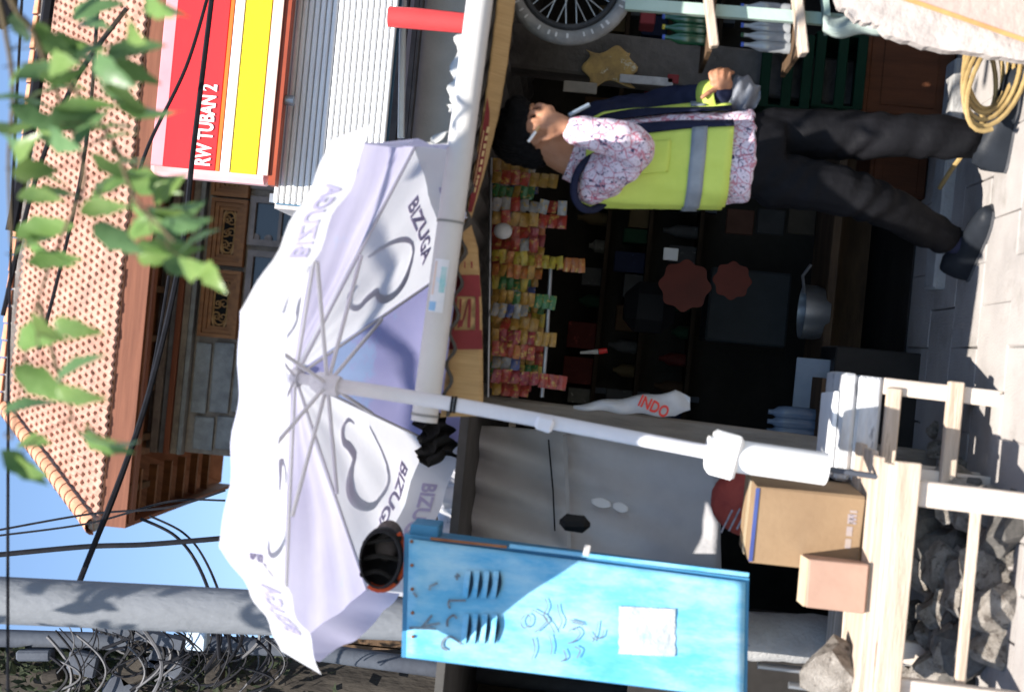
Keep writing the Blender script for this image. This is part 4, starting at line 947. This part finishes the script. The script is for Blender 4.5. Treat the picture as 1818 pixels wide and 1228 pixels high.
for i in range(len(edge)-1):
    for q in range(5):
        t = q/5; rag.append((edge[i][0]+(edge[i+1][0]-edge[i][0])*t+random.uniform(-2,2), edge[i][1]+(edge[i+1][1]-edge[i][1])*t+random.uniform(-3.5,3.5)))
MB().prism([W(a,b,4.4) for a,b in rag]+[W(1850,-140,4.4), W(1440,-140,4.4)], (0,1,0), .05).build('rough_core', rough, lb)
MB().prism([W(1600,-4,4.396), W(1700,32,4.396), W(1780,60,4.396), W(1850,84,4.396), W(1850,-140,4.396), W(1560,-140,4.396)], (0,-1,0), .012).build('face_sheet', plaster, lb)
ol = MB(); ribbon(ol, [W(1596,-6,4.382), W(1700,30,4.382), W(1780,58,4.382), W(1850,82,4.382)], .014, (0,-1,0)); ol.build('orange_line', M('orange_line',(.55,.27,.10),(.45,.2,.08),9,.7), lb, solid=.003)
# hose coil
hm = M('hose_tan', (.40,.28,.12), (.24,.16,.065), 12, .45, .05, 40)
hs = MB(); hp = []
for k in range(6*26):
    t = 2*math.pi*k/26; r_ = 1+.10*math.sin(k*.21); L_ = k/26
    hp.append(W(1752+(26+6*L_)*math.sin(t)*r_+7*L_-16, 132+(62+3*L_)*math.cos(t)*r_+(30-14*L_)*math.sin(t), 4.62-.018*L_+.03*math.sin(t)))
hs.tube(hp, .0082, 7)
hs.tube(bez([W(1735,190,4.6), W(1745,215,4.65), W(1720,260,4.85), W(1690,300,5.0), W(1668,334,5.1)],8), .009, 7)
tag(hs.build('hose_coil', hm), 'coil of tan garden hose beside the smoker on the pavement', 'hose')
# low step in front of the chests
struct(MB().box((W(1700,330,5.3).x+.05,5.40,.03), (.9,.16,.06), bev=.008, jit=.002).build('doorstep', concrete))

# ================================================================ smoker
def remeshed(mb, name, mat, parent, vox, it=6, wr=None):
    me = bpy.data.meshes.new('tmp'); me.from_pydata([tuple(v) for v in mb.v], [], mb.f); me.update()
    bm = bmesh.new(); bm.from_mesh(me); bmesh.ops.recalc_face_normals(bm, faces=bm.faces[:]); bm.to_mesh(me); bm.free()
    o = bpy.data.objects.new('tmp', me); COL.objects.link(o)
    r = o.modifiers.new('r', 'REMESH'); r.mode = 'VOXEL'; r.voxel_size = vox
    s = o.modifiers.new('s', 'SMOOTH'); s.iterations = it; s.factor = .5
    dg = bpy.context.evaluated_depsgraph_get(); dg.update()
    m2 = bpy.data.meshes.new_from_object(o.evaluated_get(dg)); bpy.data.objects.remove(o)
    m2.name = name; org = ORG[parent]
    cos = [v.co.copy() for v in m2.vertices]; nos = [v.normal.copy() for v in m2.vertices]
    for v, c, n in zip(m2.vertices, cos, nos):
        v.co = c - org + (n*wr(c) if wr else Vector())
    m2.polygons.foreach_set('use_smooth', [True]*len(m2.polygons)); m2.materials.clear(); m2.materials.append(mat)
    ob = bpy.data.objects.new(name, m2); COL.objects.link(ob); ob.parent = parent; ORG[ob] = org
    return ob
def limb(mb, pts, rad, n=14):
    pts = [Vector(p) for p in pts]; k = 6
    q = bez(pts, k); rr = []
    for i in range(len(pts)-1):
        for j in range(k): rr.append(rad[i]+(rad[i+1]-rad[i])*j/k)
    rr.append(rad[-1]); mb.tube(q, rr, n)
    mb.sphere(pts[0], rad[0]*.99, 8); mb.sphere(pts[-1], rad[-1]*.99, 8)
pL, pR = G(1798,232), G(1742,446)
man = thing('person', 'person in yellow safety vest, batik shirt and black trousers smoking', 'person', ((pL.x+pR.x)/2,(pL.y+pR.y)/2,0))
skin = M('skin', (.40,.20,.12), (.33,.15,.085), 12, .5, .12, 90)
# skeleton points
dF = Vector((.75,-.66,0)).normalized(); dS = Vector((-dF.y*-1*-1, 0, 0)); dS = Vector((-.66,-.75,0)).normalized()
Nk = W(1012,282,4.72)
hf = Vector((.92,-.27,-.30)).normalized(); hu = (Vector((0,0,1))-hf*hf.z).normalized(); hs_ = hf.cross(hu)   # hs_: his right
HM = Matrix((hf, hs_, hu)).transposed()
Hc = W(948,238,4.70)
def hp_(a, b, c): return Hc + hf*a + hs_*b + hu*c
shR, elR, wrR = W(1052,328,4.60), W(1126,262,4.40), W(1016,228,4.38)
shL, elL, wrL = W(1062,208,4.90), W(1170,190,4.94), W(1278,170,4.80)
hipR, knR, anR = W(1372,318,4.70), W(1528,348,4.68), W(1692,430,pR.y)
hipL, knL, anL = W(1372,242,4.80), W(1552,240,4.74), W(1738,246,pL.y+.01)
body = MB()
body.sphere(hp_(-.005,0,.02), 1, 16, (.096,.076,.108), HM)
body.sphere(hp_(.035,0,-.055), 1, 12, (.062,.055,.062), HM)
body.sphere(hp_(.062,0,-.085), 1, 8, (.03,.032,.025), HM)          # chin
body.sphere(hp_(.095,0,-.018), 1, 8, (.022,.014,.022), HM)         # nose
body.sphere(hp_(.085,0,.012), 1, 8, (.014,.009,.028), HM)
body.sphere(hp_(.082,0,-.058), 1, 8, (.016,.024,.010), HM)         # lips
body.sphere(hp_(.078,0,.042), 1, 8, (.02,.05,.012), HM)            # brow
for s_ in (-1,1):
    body.sphere(hp_(.055,s_*.045,-.02), 1, 8, (.03,.02,.022), HM)  # cheek
    body.sphere(hp_(-.012,s_*.078,-.005), 1, 8, (.018,.010,.033), HM)  # ear
    body.sphere(hp_(-.004,s_*.080,-.022), 1, 6, (.010,.010,.014), HM)
limb(body, [hp_(-.02,0,-.05), Nk, Nk+Vector((-.03,.02,-.12))], [.058,.06,.08])
limb(body, [Nk+Vector((-.03,.02,-.10)), W(1180,280,4.76), W(1330,278,4.76)], [.10,.11,.085])
limb(body, [shR, elR, wrR], [.05,.042,.029]); limb(body, [Nk+Vector((-.03,.02,-.1)), shR], [.07,.05])
limb(body, [shL, elL, wrL], [.05,.042,.029]); limb(body, [Nk+Vector((-.03,.02,-.1)), shL], [.07,.05])
limb(body, [W(1340,278,4.76), hipR, knR, anR], [.08,.06,.045,.036]); limb(body, [W(1340,278,4.76), hipL, knL, anL], [.08,.06,.045,.036])
# right hand raised to the mouth
palm = [wrR, W(992,218,4.375), W(972,210,4.37)]
limb(body, palm, [.026,.031,.030], 10)
body.sphere(W(978,224,4.37), .028, 8); body.sphere(W(972,200,4.385), .026, 8)
fR = [[(966,226,4.36), (948,229,4.365), (946,243,4.40)], [(962,214,4.358), (941,216,4.362), (939,232,4.40)], [(964,203,4.365), (945,200,4.37), (940,214,4.41)], [(972,193,4.38), (956,187,4.385), (948,198,4.42)], [(990,236,4.375), (972,245,4.37), (957,246,4.38)]]
for fi in fR: limb(body, [W(*q) for q in fi], [.0115,.0098,.0082], 8)
# left hand gripping a bag at waist height
limb(body, [wrL, W(1280,156,4.78), W(1279,147,4.77)], [.026,.030,.029], 10)
body.sphere(W(1289,150,4.77), .025, 8); body.sphere(W(1270,152,4.775), .024, 8)
fL = [[(1266,143,4.755), (1262,131,4.76), (1270,126,4.79)], [(1274,140,4.75), (1273,127,4.755), (1281,123,4.79)], [(1283,140,4.75), (1284,127,4.755), (1292,124,4.79)], [(1292,143,4.76), (1295,131,4.765), (1301,129,4.79)], [(1268,160,4.76), (1256,166,4.745), (1247,173,4.745)]]
for fi in fL: limb(body, [W(*q) for q in fi], [.0115,.0098,.0085], 8)
remeshed(body, 'body', skin, man, .005, 3)
# eyes
for s_ in (-1,1):
    e = MB().sphere(hp_(.074,s_*.031,.018), .011, 8).build('eye', M('eye_white',(.6,.58,.55),(.5,.48,.45),5,.3), man)
    MB().sphere(hp_(.082,s_*.033,.017), .005, 6).build('pupil', blackhole, e)
# hair
hairm = M('black_hair', (.010,.010,.012), (.006,.006,.007), 40, .45, .5, 120, spec=.5, stretch=(1,1,4))
hr = MB(); hr.sphere(hp_(-.018,0,.050), 1, 16, (.112,.094,.098), HM); hr.sphere(hp_(-.065,0,.0), 1, 12, (.058,.080,.085), HM); hr.sphere(hp_(.055,0,.088), 1, 12, (.052,.068,.042), HM)
for s_ in (-1,1): hr.sphere(hp_(-.02,s_*.07,.02), 1, 8, (.03,.018,.045), HM)
remeshed(hr, 'hair', hairm, man, .006, 4, lambda c: .006*noise.noise(c*45)+.005*noise.noise(Vector((c.x*90,c.y*90,c.z*25))))
# shirt: batik in white, crimson and navy
def batik():
    m = bpy.data.materials.new('batik'); m.use_nodes = True; N = m.node_tree.nodes; L = m.node_tree.links; b = N['Principled BSDF']; b.inputs['Roughness'].default_value = .85
    tc = N.new('ShaderNodeTexCoord')
    v = N.new('ShaderNodeTexVoronoi'); v.feature = 'DISTANCE_TO_EDGE'; v.inputs['Scale'].default_value = 26
    n = N.new('ShaderNodeTexNoise'); n.inputs['Scale'].default_value = 46; n.inputs['Detail'].default_value = 3; n.inputs['Distortion'].default_value = 2.2
    n2 = N.new('ShaderNodeTexNoise'); n2.inputs['Scale'].default_value = 30; n2.inputs['Distortion'].default_value = 1.5
    for q in (v, n, n2): L.new(tc.outputs['Object'], q.inputs['Vector'])
    r1 = N.new('ShaderNodeValToRGB'); r1.color_ramp.elements[0].position = .012; r1.color_ramp.elements[0].color = (.42,.10,.15,1); r1.color_ramp.elements[1].position = .05; r1.color_ramp.elements[1].color = (.60,.52,.60,1)
    L.new(v.outputs['Distance'], r1.inputs[0])
    r2 = N.new('ShaderNodeValToRGB'); r2.color_ramp.elements[0].position = .58; r2.color_ramp.elements[1].position = .62; L.new(n.outputs[0], r2.inputs[0])
    r3 = N.new('ShaderNodeValToRGB'); r3.color_ramp.elements[0].position = .60; r3.color_ramp.elements[1].position = .63; L.new(n2.outputs[0], r3.inputs[0])
    m1 = N.new('ShaderNodeMix'); m1.data_type = 'RGBA'; L.new(r2.outputs[0], m1.inputs[0]); L.new(r1.outputs[0], m1.inputs[6]); m1.inputs[7].default_value = (.035,.035,.09,1)
    m2 = N.new('ShaderNodeMix'); m2.data_type = 'RGBA'; L.new(r3.outputs[0], m2.inputs[0]); L.new(m1.outputs[2], m2.inputs[6]); m2.inputs[7].default_value = (.46,.20,.25,1)
    L.new(m2.outputs[2], b.inputs['Base Color']); return m
bat = batik()
def tring(px, py, Y, a, b, n=28, grow=0):
    c = W(px,py,Y); return [c + dS*((a+grow)*math.cos(2*math.pi*j/n)) + dF*((b+grow)*math.sin(2*math.pi*j/n)) for j in range(n)]
tor = [(1020,284,4.73,.10,.075), (1038,286,4.74,.165,.095), (1062,284,4.75,.195,.112), (1120,282,4.76,.20,.128), (1200,280,4.76,.198,.138), (1290,278,4.76,.203,.142)]
fold = lambda a, f: (lambda c: a*noise.noise(c*f)+a*.6*noise.noise(Vector((c.x*f*2,c.y*f*2,c.z*f*.7))))
sh_ = MB(); sh_.loft([tring(*t) for t in tor]+[tring(1332,276,4.76,.205,.142)])
limb(sh_, [shR+Vector((.01,.01,.0)), elR, wrR+(elR-wrR).normalized()*.02], [.080,.070,.052])
limb(sh_, [Nk+Vector((-.012,.01,-.035)), Nk+Vector((-.03,.02,-.08))], [.068,.09])
remeshed(sh_, 'shirt', bat, man, .008, 4, fold(.010,16))
col_ = MB().lathe(Nk+Vector((-.005,.005,-.018)), [(.066,-.02), (.078,-.01), (.074,.022), (.064,.018)], 24, Vector((.25,-.1,1))); col_.build('collar', bat, man)
# vest, opened at the front, reflective band, pocket, trims
vesty = M('vest_yellow', (.54,.64,.13), (.47,.57,.10), 5, .7, .15, 25)
navy = M('navy_cloth', (.022,.026,.055), (.014,.016,.035), 9, .8, .2, 40)
silver = M('reflective_grey', (.26,.29,.32), (.19,.21,.24), 9, .4)
vrows = tor[1:]
def vest_pt(th, t, grow):                # th measured from his right side, towards the front
    k = t*(len(vrows)-1); i = min(int(k), len(vrows)-2); f_ = k-i
    A, B_ = vrows[i], vrows[i+1]; q = [A[j]+(B_[j]-A[j])*f_ for j in range(5)]
    c = W(q[0],q[1],q[2]); fl = .012*t*math.sin(th*5+2)+.005*math.sin(th*11+t*7)
    return c + dS*((q[3]+grow+fl)*math.cos(th)) + dF*((q[4]+grow+fl)*math.sin(th))
def vgrid(t0, t1, a0, a1, g, nm, m, nu=40, nv=14, par=man): return MB().grid(lambda u,v: vest_pt(a0+(a1-a0)*u, t0+(t1-t0)*v, g), nu, nv).build(nm, m, par, smooth=True, solid=.004)
PI = math.pi
vest = vgrid(.02,1,-PI*1.32,PI*.40,.020,'vest',vesty,70,24)
vgrid(.80,.875,-PI*1.32,PI*.40,.0265,'reflective_band',silver,60,3,vest)
vgrid(.02,1,PI*.40,PI*.47,.024,'front_trim',navy,5,20,vest); vgrid(.02,1,PI*.60,PI*.68,.020,'front_trim',navy,5,20,vest)
vgrid(.50,.70,PI*.15,PI*.34,.026,'pocket',vesty,12,8,vest); vgrid(.42,.49,PI*.10,PI*.40,.0265,'chest_band',silver,12,4,vest)
up_ = (elR-shR).normalized()
cA = shR+Vector((.0,.0,.0)); aq = Vector((0,0,1)).rotation_difference((shR-Nk+Vector((.06,-.03,-.10))).normalized()).to_matrix()
MB().tube([cA+up_*.015+aq@Vector((.092*math.cos(t),.108*math.sin(t),0)) for t in [2*PI*q/28 for q in range(28)]], .013, 8, closed=True).build('armhole_trim', navy, vest)
# left sleeve in navy with yellow cuff
ls = MB(); limb(ls, [shL+Vector((-.02,0,0)), elL, wrL], [.078,.066,.050]); remeshed(ls, 'navy_sleeve', navy, man, .008, 4, fold(.008,18))
cd_ = (wrL-elL).normalized(); MB().tube([wrL-cd_*.062, wrL-cd_*.03, wrL+cd_*.006], [.060,.061,.057], 20, cap=False).build('yellow_cuff', vesty, man, solid=.004)
# trousers
trm = M('black_trousers', (.009,.0088,.0105), (.0055,.0055,.0065), 7, .62, .25, 30)
tr_ = MB(); tr_.loft([tring(1300,277,4.76,.185,.125), tring(1340,276,4.76,.19,.13), tring(1385,278,4.76,.175,.125)])
limb(tr_, [hipR, knR, anR.lerp(knR,.10)], [.100,.080,.062]); limb(tr_, [hipL, knL, anL.lerp(knL,.11)], [.098,.082,.070])
def crease(c):
    k_ = .009*noise.noise(c*7)
    for kn, w_ in ((knR,.16), (anR,.20), (hipR,.13), (knL,.15), (anL,.22), (hipL,.12)):
        d_ = c-kn; g_ = math.exp(-(d_.length/w_)**2)
        k_ += g_*.0055*math.sin(d_.z*58+d_.x*46+5*noise.noise(c*6))
    return k_
remeshed(tr_, 'trousers', trm, man, .008, 3, crease)
MB().loft([tring(1318,277,4.76,.192,.132,28,.004), tring(1330,277,4.76,.194,.134,28,.004)], cap=False).build('belt', M('belt_black',(.02,.018,.016),None,8,.5), man)
# socks and shoes
for a_, k_ in ((anR,knR), (anL,knL)):
    sk = MB(); limb(sk, [a_-Vector((0,0,.02)), a_.lerp(k_,.2)], [.045,.05]); sk.build('sock', navy, man)
shoem = M('black_shoe', (.02,.023,.029), (.013,.015,.019), 6, .42, .08, 40)
def shoe(p, d, k_=1.14):
    d = Vector(d).normalized(); s_ = Vector((-d.y,d.x,0)); rings = []; so2 = []
    prof = [(-.10,.028,.06), (-.085,.038,.085), (-.04,.040,.088), (.0,.040,.075), (.05,.044,.060), (.10,.046,.050), (.14,.038,.042), (.165,.022,.032), (.17,.01,.022)]
    for a, w, h in prof:
        a *= k_; w *= k_*.97; h *= k_*.97; c = p+d*a; rings.append([c+s_*(w*math.cos(t))+Vector((0,0,.018+max(0,h*math.sin(t)))) for t in [2*PI*q/18 for q in range(18)]])
        so2.append([c+s_*((w+.006)*math.cos(t))+Vector((0,0,.012+.012*(1 if math.sin(t) > 0 else -1))) for t in [2*PI*(q+.5)/18 for q in range(18)]])
    o_ = MB().loft(rings).build('shoe', shoem, man); MB().loft(so2).build('sole', M('sole_grey',(.10,.10,.105),(.06,.06,.065),9,.8), o_, smooth=False)
    lc = MB()
    for k in range(4):
        q = p+d*(.01+.022*k)+Vector((0,0,.094-.009*k)); MB().tube([q-s_*.018, q+Vector((0,0,.004)), q+s_*.018], .0025, 5).build('lace', blackcloth, o_)
shoe(Vector((pL.x-.015,pL.y-.03,0)), (.95,-.32,0), 1.32); shoe(Vector((pR.x,pR.y,0)), (.62,-.78,0), 1.25)
# cigarette and carried bag
cgA, cgB = W(958,224,4.352), W(938,252,4.352)
cig = thing('cigarette', 'white cigarette between the smoker\'s raised fingers', 'cigarette', cgA)
MB().tube([cgA, cgA.lerp(cgB,.35)], .0045, 8).build('filter', M('filter_tan',(.5,.32,.16),None,9,.7), cig)
MB().tube([cgA.lerp(cgB,.35), cgB], .0045, 8).build('paper', M('letter_white',(.8,.8,.8),None), cig)
bg2 = MB().grid(lambda u,v: W(1292+58*v, 168+(8+26*math.sin(PI*(.15+.8*v)))*math.cos(2*PI*u)+3*math.sin(v*17), 4.80)+Vector((0,.045*math.sin(PI*min(1,.2+.8*v))*math.sin(2*PI*u)+.008*math.sin(u*19+v*13),0)), 26, 20)
tag(bg2.build('thin_plastic_bag', M('bag_milky',(.24,.25,.28),(.14,.15,.18),14,.35,.3,30,trans=.15,spots=(.55,.45,.06),spot_scale=7,spot_cut=.66), None, smooth=True), 'milky plastic bag of goods in the smoker\'s lower hand', 'bag')
pn = MB().tube([W(1010,205,4.40), W(1046,186,4.42)], .007, 8)
tag(pn.build('pen', M('pen_blue',(.35,.42,.5),None,6,.3)), 'pale blue pen sticking out beside the raised sleeve', 'pen')

# ================================================================ overhanging branch near the camera
random.seed(23)
leafm = [M('leaf_a',(.20,.31,.10),(.13,.23,.06),30,.32,.1,60,trans=.35,spec=.6), M('leaf_b',(.24,.34,.10),(.15,.25,.06),30,.3,.1,60,trans=.4,spec=.6), M('leaf_c',(.14,.24,.10),(.09,.17,.065),30,.32,.1,60,trans=.3,spec=.6)]
lmesh = []
for k in range(6):
    Lf, Wf = random.uniform(.075,.115), random.uniform(.017,.024); bend = random.uniform(.3,1.0); vs = []; n = 8
    for i in range(n+1):
        t = i/n; w = Wf*math.sin(PI*min(1,t**.75*.97+.03))*(1+.16*math.sin(t*19+k)); x = Lf*t; z = -bend*Lf*.5*t*t
        vs += [Vector((x,-w,z+.25*w)), Vector((x,0,z)), Vector((x,w,z+.25*w))]
    fs = []
    for i in range(n): fs += [(3*i,3*i+1,3*i+4,3*i+3), (3*i+1,3*i+2,3*i+5,3*i+4)]
    o_ = MB().add(vs,fs).build('leaf', leafm[k % 3], smooth=True); lmesh.append(o_.data); bpy.data.objects.remove(o_)
twig = M('twig_bark',(.16,.12,.07),(.10,.075,.045),12,.9)
tb2 = Vector((1.9,1.6,0))
ot = thing('overhanging_tree', 'leafy green branch hanging blurred in front of the roof', 'tree', tb2)
MB().tube(bez([tb2, tb2+Vector((.03,.05,1.2)), tb2+Vector((-.08,.1,2.3)), tb2+Vector((-.3,.3,3.1))],8), [.13-.0022*i for i in range(25)], 12).build('trunk', bark, ot)
br_ = [[tb2+Vector((-.2,.25,2.8)), W(-40,-160,2.1), W(60,60,2.2), W(110,190,2.25), W(150,310,2.25), W(110,420,2.3), W(60,560,2.35), W(20,780,2.4)], [W(80,110,2.2), W(150,180,2.2), W(205,260,2.15), W(240,350,2.15), W(310,430,2.1)], [W(-40,-160,2.1), W(20,120,2.3), W(15,290,2.35), W(20,440,2.35)], [W(70,540,2.35), W(100,650,2.3), W(130,740,2.3)]]
for b_ in br_: MB().tube(bez(b_,8), [.0055*(1-.6*i/(8*(len(b_)-1))) for i in range(8*(len(b_)-1)+1)], 6).build('branch', twig, ot)
tips = [p for b_ in br_ for p in bez(b_,8)]
clusters = [(5,120,5), (45,40,5), (55,190,6), (90,135,5), (105,55,5), (150,30,5), (175,90,6), (110,220,7), (150,270,6), (195,170,5), (165,215,5), (205,300,6), (235,345,6), (215,415,5), (280,400,6), (300,440,6), (330,462,5), (150,375,5), (40,425,4), (10,450,4), (10,300,5), (25,240,6), (65,590,4), (30,632,3), (110,715,4), (130,745,4), (160,775,5), (15,780,4), (25,820,3), (225,20,4), (255,10,3), (45,330,4), (180,345,5), (245,460,4), (15,190,5), (75,85,5), (130,120,5)]
for (cx, cy, n) in clusters:
    c0 = W(cx,cy,2.2+random.uniform(-.15,.2)); nearest = min(tips, key=lambda p: (p-c0).length)
    if (nearest-c0).length > .03:
        MB().tube(bez([nearest, nearest.lerp(c0,.5)+Vector((0,0,.012)), c0],4), .0013, 5).build('twig', twig, ot)
    for k in range(max(2,int(n*.55))):
        az = random.uniform(0,2*PI); pit = random.uniform(.35,1.25)
        m4 = Matrix.Translation(c0-ORG[ot]+Vector((random.gauss(0,.016),random.gauss(0,.02),random.gauss(0,.014)))) @ Euler((random.uniform(-.9,.9), pit, az)).to_matrix().to_4x4()
        piece(random.choice(lmesh), 'leaf', ot, m4)

# unseen leaf clumps added above the view to dapple pole, smoker and pavement
shade_leaves = MB()
for k in range(1500):
    if k < 700: p = Vector((random.uniform(-1.9,-.9), random.uniform(3.15,3.95), random.uniform(4.2,5.0)))
    elif k < 1150: p = Vector((random.uniform(.2,1.3), random.uniform(2.45,3.2), random.uniform(3.0,3.7)))
    else: continue
    if noise.noise(p*2.6) < (-.02 if k < 700 else .16): continue
    s_ = random.uniform(.04,.07); m = Euler((random.uniform(-.6,.6),random.uniform(-.6,.6),random.uniform(0,6))).to_matrix()
    shade_leaves.add([p+m@Vector(v)*s_ for v in ((-1,0,0), (-.3,-.35,.05), (.4,-.3,.05), (1,0,-.1), (.4,.3,.05), (-.3,.35,.05))], [(0,1,2,3,4,5)])
stuff(shade_leaves.build('crown', leafm[0], ot))
for q_ in ((-1.3,3.1,4.6), (.4,2.4,3.6)):
    MB().tube(bez([tb2+Vector((-.2,.25,2.8)), (tb2+Vector((-.3,.3,3.1))).lerp(Vector(q_),.5)+Vector((0,0,.3)), Vector(q_)],8), .02, 7).build('branch', twig, ot)
